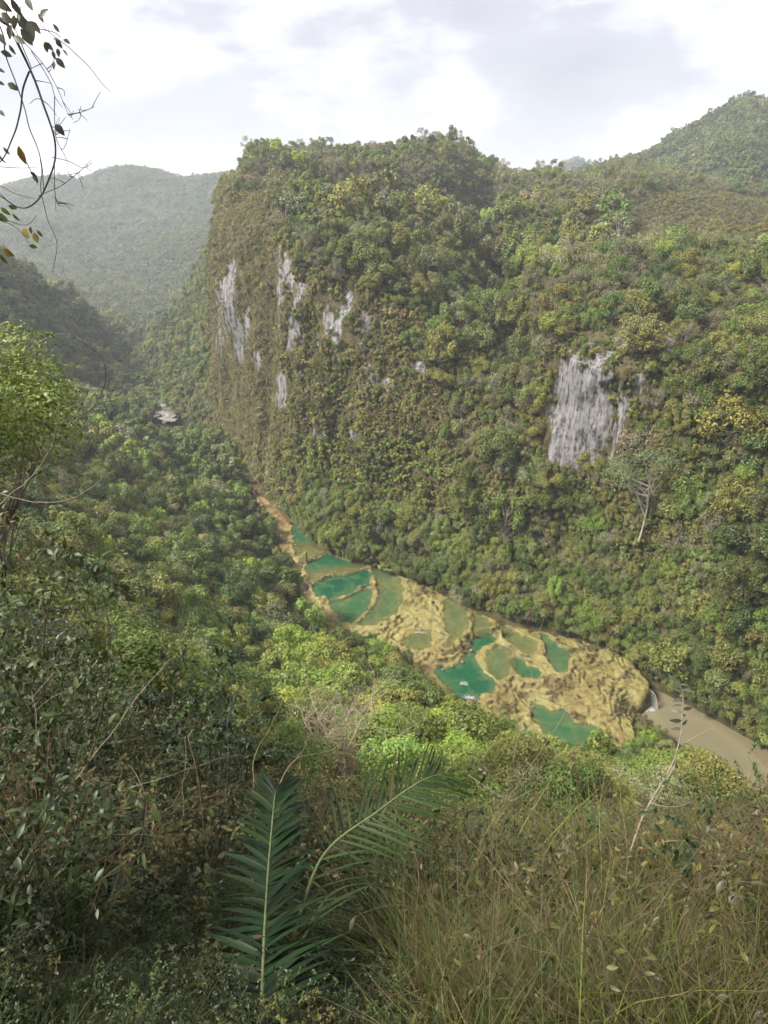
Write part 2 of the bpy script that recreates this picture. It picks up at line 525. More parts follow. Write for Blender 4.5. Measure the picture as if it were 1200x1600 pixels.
fine = fbm(MG * np.array([0.22, 0.22, 0.06]), 41, 4) * 0.9 - np.abs(fbm(MG * np.array([0.35, 0.35, 0.04]), 43, 3)) * 1.1
disp = amp * (big * (0.55 + 1.2 * sstep(4.2, 5.5, rowp)) + ribs * sstep(0.45, 0.8, steep) + fine)
MG2 = MG + MNrm * disp[..., None]
MNrm2 = sheet_normals(MG2) * sgn
mpx, mpy, _ = project(MG2)
ROCKS = [(925, 635, 98, 118, 1.0), (895, 705, 55, 45, .95), (1030, 538, 36, 34, .9), (965, 545, 40, 30, .8), (1095, 548, 26, 20, .8), (985, 600, 30, 45, .9),
         (443, 430, 28, 56, .95), (468, 520, 44, 46, .92), (520, 500, 40, 60, .86), (572, 520, 30, 56, .84), (438, 605, 18, 50, .95), (440, 500, 22, 60, .9), (497, 685, 17, 26, 1.0), (550, 680, 9, 10, 1.0),
         (352, 470, 22, 76, .95), (382, 525, 20, 58, .95), (358, 430, 20, 34, .95), (605, 600, 16, 14, .95), (652, 580, 18, 20, .95), (575, 590, 26, 36, .85), (415, 330, 12, 34, .8), (345, 530, 14, 40, .9), (400, 560, 16, 30, .85), (480, 470, 40, 40, .9), (545, 470, 30, 40, .85)]
def rock_at(px, py, pos):
    r = np.zeros(np.shape(px))
    for x, y, a, b, s in ROCKS:
        r = np.maximum(r, s * (1 - 0.55 * (((px - x) / a) ** 2 + ((py - y) / b) ** 2)))
    return np.clip(r, 0, 1)
M_rock = rock_at(mpx, mpy, MG2) * (rowp > 0.3) * (rowp < 4.9)
M_rock = np.where(mpx < 720, M_rock * (0.95 + 0.40 * fbm(MG2 * np.array([0.30, 0.30, 0.035]), 47, 4)), M_rock * (1.03 + 0.24 * fbm(MG2 * np.array([0.2, 0.2, 0.05]), 49, 4)))
M_rock = np.clip(M_rock, 0, 1) * 0.70
massif_me = mesh_from('massif', MG2.reshape(-1, 3), grid_faces(MN, MM) if sgn > 0 else grid_faces(MN, MM)[:, ::-1], M_cliff, True, {'rock': M_rock.ravel()})
massif = add_obj('cliff', massif_me, kind='structure', label='limestone massif with overgrown cliffs and domed forested top across the river')

# ------------------------------------------------------------------ hills behind
def hill(name, ctrl, n, m, amp, scale, seed, mat, label, crest_row):
    G = sheet(ctrl, n, m)
    N = sheet_normals(G)
    if N[n // 2, m // 2] @ np.array([0, -1, 0.8]) < 0:
        N = -N
    row = np.linspace(0, len(ctrl[0]) - 1, m)[None, :]
    a = amp * (1 - 0.8 * sstep(crest_row - 0.6, crest_row, row))
    d = fbm(G * scale, seed, 5) - np.abs(fbm(G * scale * 1.7, seed + 7, 4)) * 0.7
    G = G + N * (a * d)[..., None]
    a_, b_ = np.gradient(G, axis=0), np.gradient(G, axis=1)
    flip = np.cross(a_, b_)[n // 2, m // 2] @ np.array([0, -1, 0.8]) < 0
    F = grid_faces(n, m)
    me = mesh_from(name, G.reshape(-1, 3), F[:, ::-1] if flip else F, mat, True)
    return add_obj(name, me, kind='structure', label=label), G, row + 0 * np.linspace(0, len(ctrl) - 1, n)[:, None]

FARL = []
for px, ytop in [(-420, 330), (-260, 325), (-120, 315), (-20, 300), (40, 284), (95, 277), (125, 283), (160, 270), (200, 262), (255, 268), (285, 277), (330, 274), (380, 276), (450, 290), (560, 320), (700, 350)]:
    base = 520 + max(0, (120 - px)) * 0.0
    FARL.append([P_(px, 560, 820), P_(px, 505, 900), P_(px, 440, 1060), P_(px, 380, 1250), P_(px, 325, 1480), P_(px, ytop, 1700), P_(px, ytop + 40, 2100)])
far_hill, FAR_G, FAR_R = hill('hills', FARL, 360, 200, 26.0, 0.004, 51, M_far, 'hazy blue green hills closing the valley upstream', 5)
RM = []
for px, ytop in [(700, 330), (780, 310), (850, 285), (915, 268), (960, 255), (1010, 243), (1050, 218), (1090, 197), (1130, 176), (1175, 160), (1215, 166), (1280, 140), (1380, 150), (1500, 180)]:
    RM.append([P_(px, 440, 520), P_(px, max(370, ytop + 105), 590), P_(px, ytop + 75, 690), P_(px, ytop + 35, 800), P_(px, ytop, 920), P_(px, ytop + 60, 1200)])
right_mountain, RM_G, RM_R = hill('mountain', RM, 300, 160, 9.0, 0.008, 61, M_far, 'rounded green mountain shoulder rising behind the massif', 4)
FP = [[P_(px, 420, 1500), P_(px, 330, 1700), P_(px, y, 2000), P_(px, y + 60, 2500)] for px, y in [(760, 330), (830, 290), (862, 264), (880, 252), (905, 246), (940, 262), (1000, 290), (1080, 320)]]
far_peak, FP_G, FP_R = hill('mountain', FP, 90, 60, 20.0, 0.004, 71, M_far, 'small far blue peak showing in the gap of the ridge', 2)
# ------------------------------------------------------------------ travertine terraces, pools, river
POOLS = [  # outline in the photograph, water level, deepest colour 0..1, shallow towards the near side
    ('A', [(455, 819), (464, 814), (476, 829), (495, 841), (515, 845), (517, 857), (497, 869), (476, 877), (463, 868), (459, 845)], 8.5, .85, 1),
    ('B', [(478, 881), (495, 871), (517, 860), (544, 861), (571, 873), (575, 882), (562, 890), (537, 896), (516, 897), (499, 904), (488, 910), (481, 904)], 8.0, .88, 1),
    ('C', [(488, 915), (501, 907), (520, 900), (541, 898), (576, 891), (579, 912), (560, 921), (545, 928), (530, 934), (515, 937), (495, 932)], 7.3, .95, 0),
    ('D', [(516, 940), (545, 934), (562, 925), (583, 921), (582, 940), (577, 953), (565, 962), (548, 975), (527, 965)], 7.0, .72, 0),
    ('E', [(583, 892), (611, 891), (625, 904), (632, 929), (624, 950), (606, 968), (582, 977), (560, 976), (572, 962), (586, 945), (590, 920)], 6.9, .42, 0),
    ('F', [(625, 1000), (646, 991), (670, 982), (676, 986), (672, 999), (671, 1011), (639, 1014)], 5.6, .24, 0),
    ('G', [(697, 936), (716, 941), (732, 957), (733, 978), (717, 995), (703, 1010), (694, 1009), (700, 992), (694, 964)], 6.0, .30, 0),
    ('H', [(739, 958), (764, 968), (766, 978), (751, 989), (738, 985)], 5.6, .24, 0),
    ('I', [(680, 1049), (715, 1036), (733, 1020), (737, 1004), (757, 989), (777, 996), (773, 1007), (756, 1013), (745, 1022), (748, 1034), (758, 1046), (775, 1056), (772, 1078), (748, 1091), (722, 1100), (708, 1084), (696, 1066)], 4.0, .88, 0),
    ('J', [(760, 1016), (780, 1008), (797, 1014), (800, 1030), (796, 1052), (782, 1062), (768, 1052), (756, 1036)], 4.1, .30, 0),
    ('K', [(800, 1029), (817, 1028), (827, 1040), (842, 1046), (844, 1058), (827, 1061), (813, 1058), (801, 1044)], 3.8, .7, 0),
    ('L', [(843, 990), (859, 996), (873, 1008), (888, 1020), (887, 1043), (870, 1051), (858, 1036), (847, 1016)], 4.4, .72, 0),
    ('M', [(829, 1097), (845, 1101), (864, 1111), (883, 1110), (901, 1127), (934, 1133), (941, 1151), (926, 1168), (901, 1185), (868, 1168), (838, 1130)], 1.6, .62, 0),
    ('N', [(965, 1170), (981, 1160), (997, 1162), (988, 1181), (966, 1184)], 1.0, .5, 0),
    ('O', [(785, 975), (812, 990), (838, 1000), (842, 1018), (822, 1022), (803, 1008), (783, 992)], 4.8, .30, 0),
]
FIELD = [(398, 765), (420, 760), (445, 790), (470, 812), (520, 848), (580, 880), (640, 900), (700, 925), (770, 955), (850, 980), (945, 1008), (985, 1040), (1012, 1075), (996, 1096), (985, 1125), (992, 1160), (985, 1205),
         (940, 1225), (880, 1205), (800, 1140), (730, 1120), (680, 1075), (640, 1040), (600, 1010), (540, 990), (500, 980), (480, 940), (470, 900), (455, 875), (438, 850), (415, 805)]
def lvl(px, py):     # rough surface level used to unproject an outline
    return float(np.interp(px, [400, 480, 580, 650, 740, 800, 860, 930, 1000], [9.0, 8.4, 7.4, 6.2, 5.2, 4.4, 3.6, 2.2, 1.2]))
FIELD_W = np.array([pixz(x, y, lvl(x, y))[:2] for x, y in FIELD])

def inside(poly, X):
    r = np.zeros(len(X), bool)
    n = len(poly)
    for i in range(n):
        (x1, y1), (x2, y2) = poly[i], poly[(i + 1) % n]
        c = ((y1 > X[:, 1]) != (y2 > X[:, 1]))
        xs = (x2 - x1) * (X[:, 1] - y1) / (y2 - y1 + 1e-12) + x1
        r ^= c & (X[:, 0] < xs)
    return r

def edge_dist(poly, X):
    d = np.full(len(X), 1e9)
    n = len(poly)
    for i in range(n):
        a, b = np.array(poly[i]), np.array(poly[(i + 1) % n])
        t = np.clip(((X - a) @ (b - a)) / ((b - a) @ (b - a) + 1e-12), 0, 1)
        d = np.minimum(d, np.linalg.norm(X - a - t[:, None] * (b - a), axis=1))
    return d

def smooth_poly(poly, k=5):
    P = np.array(poly, float)
    n = len(P)
    out = []
    for i in range(n):
        p0, p1, p2, p3 = P[i - 1], P[i], P[(i + 1) % n], P[(i + 2) % n]
        for t in np.linspace(0, 1, k, endpoint=False):
            out.append(0.5 * (2 * p1 + (p2 - p0) * t + (2 * p0 - 5 * p1 + 4 * p2 - p3) * t * t + (3 * p1 - p0 - 3 * p2 + p3) * t ** 3))
    return np.array(out)

PW = {}
tc_pts = []
for nm, poly, z, deep, near in POOLS:
    W = np.array([pixz(x, y, z)[:2] for x, y in poly])
    PW[nm] = smooth_poly(W, 4)
    c = W.mean(0)
    for p in W:
        q = p + (p - c) / np.linalg.norm(p - c) * 0.6
        tc_pts.append((q[0], q[1], z + 0.2))
for px, py, z in [(420, 775, 9.0), (440, 800, 8.9), (447, 830, 8.8), (452, 858, 8.7), (410, 785, 9.1), (650, 925, 7.3), (670, 950, 7.2), (640, 965, 6.8), (690, 1030, 5.2), (710, 1015, 5.9), (660, 1035, 5.2), (730, 1000, 5.8),
                  (785, 985, 5.1), (920, 1010, 3.6), (960, 1040, 2.8), (985, 1066, 2.4), (900, 1070, 3.2), (940, 1090, 2.6), (800, 1090, 3.2), (790, 1120, 3.0), (960, 1130, 1.8), (985, 1150, 1.2), (1010, 1160, 0.4),
                  (1002, 1110, -1.0), (1012, 1080, 2.0), (1000, 1200, 0.2), (940, 1210, 0.8), (870, 1190, 1.5), (830, 1150, 2.2), (620, 985, 6.2), (590, 1000, 6.4), (540, 990, 6.6), (500, 965, 6.9), (470, 890, 8.3)]:
    p = pixz(px, py, z)
    tc_pts.append(p)
tc_pts = np.array(tc_pts)
T_RBF = MQ(tc_pts, 0.8, 0.02)

def terrace_z(X):
    base = T_RBF(X)
    wob = fbm(np.c_[X, np.zeros(len(X))] * 0.14, 81, 5, 0.6) * 0.8
    st = 0.62
    q = (base + wob) / st
    f = q - np.floor(q)
    z = (np.floor(q) + sstep(0.74, 0.98, f)) * st + 0.16 * sstep(0.0, 0.12, f) * (1 - sstep(0.12, 0.45, f)) - wob * 0.55
    z += fbm(np.c_[X, np.zeros(len(X))] * 0.8, 91, 4, 0.6) * 0.14
    z += np.maximum(0, fbm(np.c_[X, np.zeros(len(X))] * 0.35, 95, 3)) * 0.35
    for nm, poly, lv, deep, near in POOLS:
        W = PW[nm]
        bb = (X[:, 0] > W[:, 0].min() - 4) & (X[:, 0] < W[:, 0].max() + 4) & (X[:, 1] > W[:, 1].min() - 4) & (X[:, 1] < W[:, 1].max() + 4)
        if not bb.any():
            continue
        Xi = X[bb]
        ins = inside(W, Xi)
        d = edge_dist(W, Xi)
        sd = np.where(ins, d, -d) + fbm(np.c_[Xi, np.zeros(len(Xi))] * 0.45, 97, 4, 0.6) * 0.75
        zi = z[bb]
        rim = np.maximum(zi, lv + 0.16 * np.exp(-((sd + 0.7) / 0.9) ** 2) * 1.6 - 0.02)
        zi = np.where((sd <= 0.0) & (sd > -1.6), rim, zi)
        zi = np.where(sd > 0.0, lv - np.minimum(0.12 + 0.5 * sd, 1.6) * (0.35 + 0.65 * deep), zi)
        z[bb] = zi
    out = np.where(inside(FIELD_W, X), 0, edge_dist(FIELD_W, X))
    z -= sstep(0.3, 3.0, out) * 7
    return z

lo, hi = FIELD_W.min(0) - 6, FIELD_W.max(0) + 6
TR = 0.38
xs, ys = np.arange(lo[0], hi[0], TR), np.arange(lo[1], hi[1], TR)
TX = np.stack(np.meshgrid(xs, ys, indexing='ij'), -1)
tflat = TX.reshape(-1, 2)
tkeep = inside(FIELD_W, tflat) | (edge_dist(FIELD_W, tflat) < 7)
tz = np.full(len(tflat), -20.0)
tz[tkeep] = terrace_z(tflat[tkeep])
idx = np.full(len(tflat), -1)
idx[tkeep] = np.arange(tkeep.sum())
TF = grid_faces(len(xs), len(ys))
TF = idx[TF[(tkeep[TF]).all(1)]]

def travertine_material():
    m, N, L, out = new_mat('travertine')
    tc = N.new('ShaderNodeTexCoord')
    n1 = nd(N, 'ShaderNodeTexNoise', Scale=0.12, Detail=8.0, Roughness=0.7)
    n2 = nd(N, 'ShaderNodeTexNoise', Scale=0.75, Detail=7.0, Roughness=0.75)
    L.new(tc.outputs['Object'], n1.inputs['Vector'])
    L.new(tc.outputs['Object'], n2.inputs['Vector'])
    r1 = ramp(N, [(0.34, (0.105, 0.089, 0.028)), (0.45, (0.155, 0.130, 0.041)), (0.55, (0.200, 0.172, 0.062)), (0.68, (0.125, 0.112, 0.036))])
    r2 = ramp(N, [(0.36, (0.55, 0.51, 0.42)), (0.48, (0.94, 0.94, 0.90)), (0.66, (1.25, 1.22, 1.16))])
    L.new(n1.outputs['Fac'], r1.inputs['Fac'])
    L.new(n2.outputs['Fac'], r2.inputs['Fac'])
    mu = nd(N, 'ShaderNodeMixRGB', blend_type='MULTIPLY')
    mu.inputs[0].default_value = 1
    L.new(r1.outputs['Color'], mu.inputs[1])
    L.new(r2.outputs['Color'], mu.inputs[2])
    at = nd(N, 'ShaderNodeAttribute', attribute_name='moss_shade')
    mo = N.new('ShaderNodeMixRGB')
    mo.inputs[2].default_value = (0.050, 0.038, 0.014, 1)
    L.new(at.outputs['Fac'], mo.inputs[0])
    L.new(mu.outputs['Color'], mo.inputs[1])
    ag = nd(N, 'ShaderNodeAttribute', attribute_name='rust')
    ru = N.new('ShaderNodeMixRGB')
    ru.inputs[2].default_value = (0.135, 0.086, 0.028, 1)
    L.new(ag.outputs['Fac'], ru.inputs[0])
    L.new(mo.outputs['Color'], ru.inputs[1])
    p = nd(N, 'ShaderNodeBsdfPrincipled', Roughness=0.62)
    p.inputs['Specular IOR Level'].default_value = 0.3
    L.new(ru.outputs['Color'], p.inputs['Base Color'])
    b = nd(N, 'ShaderNodeBump', Strength=0.6, Distance=0.25)
    L.new(n2.outputs['Fac'], b.inputs['Height'])
    L.new(b.outputs[0], p.inputs['Normal'])
    L.new(p.outputs[0], out.inputs['Surface'])
    return m
M_trav = travertine_material()
TP = np.c_[tflat[tkeep], tz[tkeep]]
tpx, tpy, _ = project(TP)
full = np.full(len(tflat), 0.0); full[tkeep] = tz[tkeep]
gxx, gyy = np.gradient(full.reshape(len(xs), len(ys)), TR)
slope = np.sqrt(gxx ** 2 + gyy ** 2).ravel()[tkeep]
moss_shade = sstep(0.35, 1.0, slope) * 0.75 * sstep(-0.7, 0.3, fbm(TP * 0.25, 101, 3)) + 0.55 * sstep(0.3, 0.75, fbm(TP * 0.22, 103, 4))  # slope term paints the shade under the rims on risers; noise patches are moss
rust = sstep(480, 440, tpx) * 0.6 + 0.35 * sstep(0.1, 0.7, fbm(TP * 0.07, 107, 3))
terr_me = mesh_from('terrace', TP, TF, M_trav, True, {'moss_shade': np.clip(moss_shade, 0, 1), 'rust': np.clip(rust, 0, 1)})
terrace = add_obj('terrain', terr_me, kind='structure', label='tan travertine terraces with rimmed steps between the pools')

def water_material(name, stops, rough=0.07, bump=0.05, scale=1.2, clear=False):
    m, N, L, out = new_mat(name)
    at = nd(N, 'ShaderNodeAttribute', attribute_name='depth')
    tc = N.new('ShaderNodeTexCoord')
    nz = nd(N, 'ShaderNodeTexNoise', Scale=0.35, Detail=5.0, Roughness=0.6)
    L.new(tc.outputs['Object'], nz.inputs['Vector'])
    sc = nd(N, 'ShaderNodeMath', operation='MULTIPLY_ADD')
    sc.inputs[1].default_value = 0.30
    L.new(nz.outputs['Fac'], sc.inputs[0])
    sb = nd(N, 'ShaderNodeMath', operation='SUBTRACT')
    L.new(at.outputs['Fac'], sc.inputs[2])
    L.new(sc.outputs[0], sb.inputs[0])
    sb.inputs[1].default_value = 0.15
    r = ramp(N, stops)
    L.new(sb.outputs[0], r.inputs['Fac'])
    p = nd(N, 'ShaderNodeBsdfPrincipled', Roughness=rough)
    p.inputs['IOR'].default_value = 1.33
    L.new(r.outputs['Color'], p.inputs['Base Color'])
    n2 = nd(N, 'ShaderNodeTexNoise', Scale=scale, Detail=3.0)
    L.new(tc.outputs['Object'], n2.inputs['Vector'])
    b = nd(N, 'ShaderNodeBump', Strength=bump, Distance=0.2)
    L.new(n2.outputs['Fac'], b.inputs['Height'])
    L.new(b.outputs[0], p.inputs['Normal'])
    if clear:                                 # shallow water lets the bed show through
        tr = N.new('ShaderNodeBsdfTransparent')
        tr.inputs['Color'].default_value = (0.86, 0.93, 0.76, 1)
        mr = N.new('ShaderNodeMapRange')
        mr.inputs['From Max'].default_value = 0.85
        mr.inputs['To Min'].default_value = 0.30
        mr.inputs['To Max'].default_value = 0.92
        L.new(sb.outputs[0], mr.inputs['Value'])
        mx = N.new('ShaderNodeMixShader')
        L.new(mr.outputs['Result'], mx.inputs[0])
        L.new(tr.outputs[0], mx.inputs[1])
        L.new(p.outputs[0], mx.inputs[2])
        L.new(mx.outputs[0], out.inputs['Surface'])
        return m
    L.new(p.outputs[0], out.inputs['Surface'])
    return m
M_pool = water_material('pool_water', [(0.0, (0.130, 0.112, 0.048)), (0.14, (0.108, 0.114, 0.050)), (0.32, (0.066, 0.106, 0.048)), (0.55, (0.034, 0.094, 0.040)), (0.80, (0.012, 0.066, 0.030)), (1.0, (0.007, 0.045, 0.021))], clear=True, bump=0.10)
M_river = water_material('river_water', [(0.0, (0.125, 0.105, 0.058)), (0.5, (0.150, 0.128, 0.074)), (1.0, (0.130, 0.112, 0.064))], rough=0.16, bump=0.12, scale=0.9)

POOL_NAMES = {'A': 'uppermost emerald pool at the foot of the cliff', 'B': 'emerald pool with a tan shallow near edge', 'C': 'dark green pool below the second rim', 'D': 'teal pool beside a pale shallow',
              'E': 'pale green shallow pool', 'F': 'small tan pool above the green trees', 'G': 'long pale olive pool between mossy rims', 'H': 'small ochre shallow beside the cliff foot', 'I': 'large emerald pool with a pale boulder',
              'J': 'milky green shallow', 'K': 'small turquoise pool in the middle of the terraces', 'L': 'deep green pool below the cliff foot', 'M': 'lowest blue green pool behind the dry brush', 'N': 'tiny green puddle by the terrace end', 'O': 'shallow ochre green pool under the overhanging trees'}
def water_sheet(name, W, lv, depthf, mat, res, label):
    lo, hi = W.min(0) - 1.2, W.max(0) + 1.2
    xs, ys = np.arange(lo[0], hi[0] + res, res), np.arange(lo[1], hi[1] + res, res)
    X = np.stack(np.meshgrid(xs, ys, indexing='ij'), -1).reshape(-1, 2)
    ins = inside(W, X)
    d = edge_dist(W, X)
    keep = ins | (d < 1.5)
    ix = np.full(len(X), -1)
    ix[keep] = np.arange(keep.sum())
    F = grid_faces(len(xs), len(ys))
    F = ix[F[keep[F].all(1)]]
    dep = depthf(X[keep], np.where(ins, d, 0)[keep])
    me = mesh_from(name, np.c_[X[keep], np.full(keep.sum(), lv)], F, mat, True, {'depth': dep})
    return add_obj(name, me, kind='structure', label=label)
for nm, poly, z, deep, near in POOLS:
    W = PW[nm]
    def depthf(X, d, W=W, deep=deep, near=near):
        r = (np.clip((d + 0.5 * fbm(np.c_[X, np.zeros(len(X))] * 0.45, 97, 4, 0.6) * 0.9) / 3.0, 0, 1) ** 0.8 * (0.8 if deep < .6 else .55) + (0.2 if deep < .6 else .45)) * deep
        if near:
            ty = (X[:, 1] - W[:, 1].min()) / np.ptp(W[:, 1])
            tx = (X[:, 0] - W[:, 0].min()) / np.ptp(W[:, 0])
            r *= 0.12 + 0.88 * sstep(0.30, 0.62, ty - 0.35 * (tx - 0.4))
        r *= 0.62 + 0.38 * sstep(0.02, 0.30, np.abs(fbm(np.c_[X, np.zeros(len(X))] * 0.14, 111, 4)))
        r += fbm(np.c_[X, np.zeros(len(X))] * 0.3, 113, 3) * 0.12 * deep
        return np.clip(r, 0, 1)
    water_sheet('water', W, z, depthf, M_pool, 0.4, POOL_NAMES[nm])

RIV = [(975, 1092), (1000, 1085), (1030, 1078), (1062, 1086), (1090, 1108), (1130, 1130), (1165, 1153), (1205, 1182), (1340, 1270), (1420, 1340), (1420, 1500), (1250, 1380), (1150, 1270), (1085, 1215), (1040, 1190), (1010, 1150)]
RW = smooth_poly([pixz(x, y, -3.0)[:2] for x, y in RIV], 4)
water_sheet('river', RW, -3.0, lambda X, d: np.clip(d / 8 + 0.25 * fbm(np.c_[X, 0 * X[:, 0]] * 0.12, 5, 3), 0, 1), M_river, 1.0, 'muddy brown river leaving the terraces')
UP = [(380, 735), (392, 738), (412, 752), (440, 776), (455, 800), (462, 816), (450, 812), (436, 796), (414, 776), (392, 760)]
UW = smooth_poly([pixz(x, y, 8.9)[:2] for x, y in UP], 4)
M_stream = water_material('stream_water', [(0.0, (0.10, 0.065, 0.03)), (0.5, (0.075, 0.048, 0.024)), (1.0, (0.06, 0.042, 0.022))], rough=0.12, bump=0.25, scale=1.5)
water_sheet('river', UW, 9.35, lambda X, d: np.clip(d / 6, 0, 1), M_stream, 0.6, 'dark brown stream running along the cliff foot into the pools')
UP2 = [(246, 624), (254, 622), (262, 634), (274, 650), (272, 658), (256, 656), (243, 648), (243, 634)]
UW2 = smooth_poly([pixz(x, y, 9.5)[:2] for x, y in UP2], 4)
M_rapid = water_material('rapid_water', [(0.0, (0.10, 0.09, 0.07)), (0.42, (0.13, 0.115, 0.085)), (0.55, (0.26, 0.25, 0.22)), (0.62, (0.14, 0.125, 0.095)), (1.0, (0.12, 0.105, 0.08))], rough=0.4, bump=0.8, scale=0.7)
water_sheet('river', UW2, 9.5, lambda X, d: np.clip(0.5 + 0.6 * fbm(np.c_[X, 0 * X[:, 0]] * np.array([0.25, 0.25, 1]), 6, 4), 0, 1), M_rapid, 1.2, 'pale rapids of the river at the far bend upstream')
# ------------------------------------------------------------------ trees: builders
def leaf_cards(C, N, size, rng, shape=0):
    """small leaf faces at points C, roughly facing N; shape 0 rhombus, 1 six-point leaf"""
    n = len(C)
    D = N + rng.normal(0, 0.55, (n, 3))
    D /= np.linalg.norm(D, axis=1, keepdims=True) + 1e-9
    R = rng.normal(0, 1, (n, 3))
    A = np.cross(D, R)
    A /= np.linalg.norm(A, axis=1, keepdims=True) + 1e-9
    B = np.cross(D, A)
    s = (size * rng.uniform(0.6, 1.35, n))[:, None]
    w = s * rng.uniform(0.5, 0.8, (n, 1))
    if shape == 0:
        V = np.stack([C - A * s, C - B * w + D * s * 0.12, C + A * s, C + B * w + D * s * 0.12], 1) if False else \
            np.stack([C - A * s * 0.5, C - B * w * 0.5 - D * s * 0.10, C + A * s * 0.5, C + B * w * 0.5 - D * s * 0.10], 1)
        F = np.arange(n * 4).reshape(n, 4)
    else:
        V = np.stack([C - A * s * 0.5, C - A * s * 0.12 - B * w * 0.38, C + A * s * 0.25 - B * w * 0.30, C + A * s * 0.5 - D * s * 0.12, C + A * s * 0.25 + B * w * 0.30, C - A * s * 0.12 + B * w * 0.38], 1)
        F = np.arange(n * 6).reshape(n, 6)
    return V.reshape(-1, 3), F

def bez(a, b, bend, n=5):
    t = np.linspace(0, 1, n)[:, None]
    a, b = np.asarray(a, float), np.asarray(b, float)
    return a * (1 - t) + b * t + np.asarray(bend) * (4 * t * (1 - t))

def tree_parts(seed, H, R, nb, nleaf, lsize, flat=0.95, low=0.35, droop=0.0, twig=0, bare=False, shape=0, sides=5, trunk_r=0.02, fill=0.12):
    """-> (trunk MB, crown MB): a tapered trunk with limbs running to clumps of leaves"""
    rng = np.random.default_rng(seed)
    tr, cr = MB(), MB()
    lean = rng.normal(0, 0.05 * H, 3) * np.array([1, 1, 0])
    top = np.array([0, 0, H * 0.82]) + lean
    spine = bez((0, 0, -0.8), top, rng.normal(0, 0.04 * H, 3), 8)
    r0 = H * trunk_r
    tr.add(*tube(spine, np.linspace(r0, r0 * 0.25, 8), sides + 1))
    blobs = []
    for i in range(nb):
        for _ in range(30):
            q = rng.normal(0, 1, 3)
            q /= np.linalg.norm(q)
            rr = rng.uniform(0.55, 1.0) ** 0.6
            z = q[2]
            if z > -0.7:
                break
        c = np.array([q[0] * R * rr, q[1] * R * rr, H * (low + (1 - low) * 0.5) + z * rr * H * (1 - low) * 0.5 * 1.0]) + lean * 0.8
        br = R * rng.uniform(0.26, 0.46)
        blobs.append((c, br))
    for c, br in blobs:
        k = rng.uniform(0.25, 0.85)
        zz = min(c[2] - 0.05 * H, H * 0.78) * k + 0.12 * H
        st = spine[np.argmin(np.abs(spine[:, 2] - max(zz * 0.8, H * 0.18)))]
        lim = bez(st, c, (0, 0, -0.05 * H) + rng.normal(0, 0.03 * H, 3), 5)
        rb = r0 * rng.uniform(0.28, 0.5)
        tr.add(*tube(lim, np.linspace(rb, rb * 0.25, 5), sides))
        for _ in range(twig):
            q = rng.normal(0, 1, 3); q[2] = abs(q[2]) * 0.8
            q /= np.linalg.norm(q)
            j = rng.integers(2, 5)
            L = br * rng.uniform(0.8, 1.7)
            e = lim[j] + q * L
            tw = bez(lim[j], e, rng.normal(0, 0.08 * L, 3), 4)
            tr.add(*tube(tw, np.linspace(rb * 0.4, rb * 0.12, 4), 3))
            if bare:
                for _ in range(3):
                    q2 = q + rng.normal(0, 0.6, 3)
                    q2 /= np.linalg.norm(q2)
                    m = tw[rng.integers(1, 4)]
                    tr.add(*tube(bez(m, m + q2 * L * rng.uniform(0.35, 0.7), rng.normal(0, 0.04 * L, 3), 3), np.linspace(rb * 0.22, rb * 0.08, 3), 3))
    if nleaf:
        vol = np.array([b for _, b in blobs]) ** 2
        cnt = rng.multinomial(nleaf, vol / vol.sum())
        for (c, br), n in zip(blobs, cnt):
            q = rng.normal(0, 1, (n, 3))
            q /= np.linalg.norm(q, axis=1, keepdims=True)
            q[:, 2] = np.where(q[:, 2] < -0.6, -q[:, 2], q[:, 2])
            rad_ = br * (rng.uniform(0.45, 1.0, n) ** 0.45) * (1 + 0.22 * np.sin(q[:, 0] * 5 + seed) * np.cos(q[:, 1] * 6))
            inner = rng.random(n) < fill
            rad_ = np.where(inner, rad_ * rng.uniform(0.2, 1.25, n), rad_)
            P = c + q * rad_[:, None] * np.array([1, 1, flat])
            P[:, 2] -= droop * (np.linalg.norm(P[:, :2] - c[:2], axis=1)) ** 2 / max(br, .1)
            cr.add(*leaf_cards(P, q + np.array([0, 0, 0.6]), lsize, rng, shape))
    return tr, cr

PROTO = bpy.data.collections.new('plant_sources')       # never linked: only read by the scatter below
class Proto: pass
def make_proto(name, tr, cr, mats):
    p = Proto()
    p.trunk = tr.mesh(name + '_trunk', mats[0], True) if tr is not None and tr.n else None
    p.crown = cr.mesh(name + '_crown', mats[1]) if cr is not None and cr.n else None
    VV, FF, mi = [], {}, []
    both, off, order = MB(), 0, []
    for k, b in enumerate((tr, cr)):
        if b is None or not b.n: continue
        V = np.concatenate(b.V)
        for s, fs in b.F.items():
            order.append((s, np.concatenate(fs) + off, k))
        both.V.append(V); off += len(V)
    me = mesh_from(name, np.concatenate(both.V), [o[1] for o in order], mats)
    me.polygons.foreach_set('material_index', np.concatenate([np.full(len(o[1]), o[2], np.int32) for o in order]))
    p.both = me
    p.obj = bpy.data.objects.new('source_%03d_%s' % (len(PROTO.objects), name), me)
    PROTO.objects.link(p.obj)
    p.index = len(PROTO.objects) - 1
    return p

SETS = {}
ml = [M_bark, M_leaf]
mlp = [M_bark_pale, M_leaf]
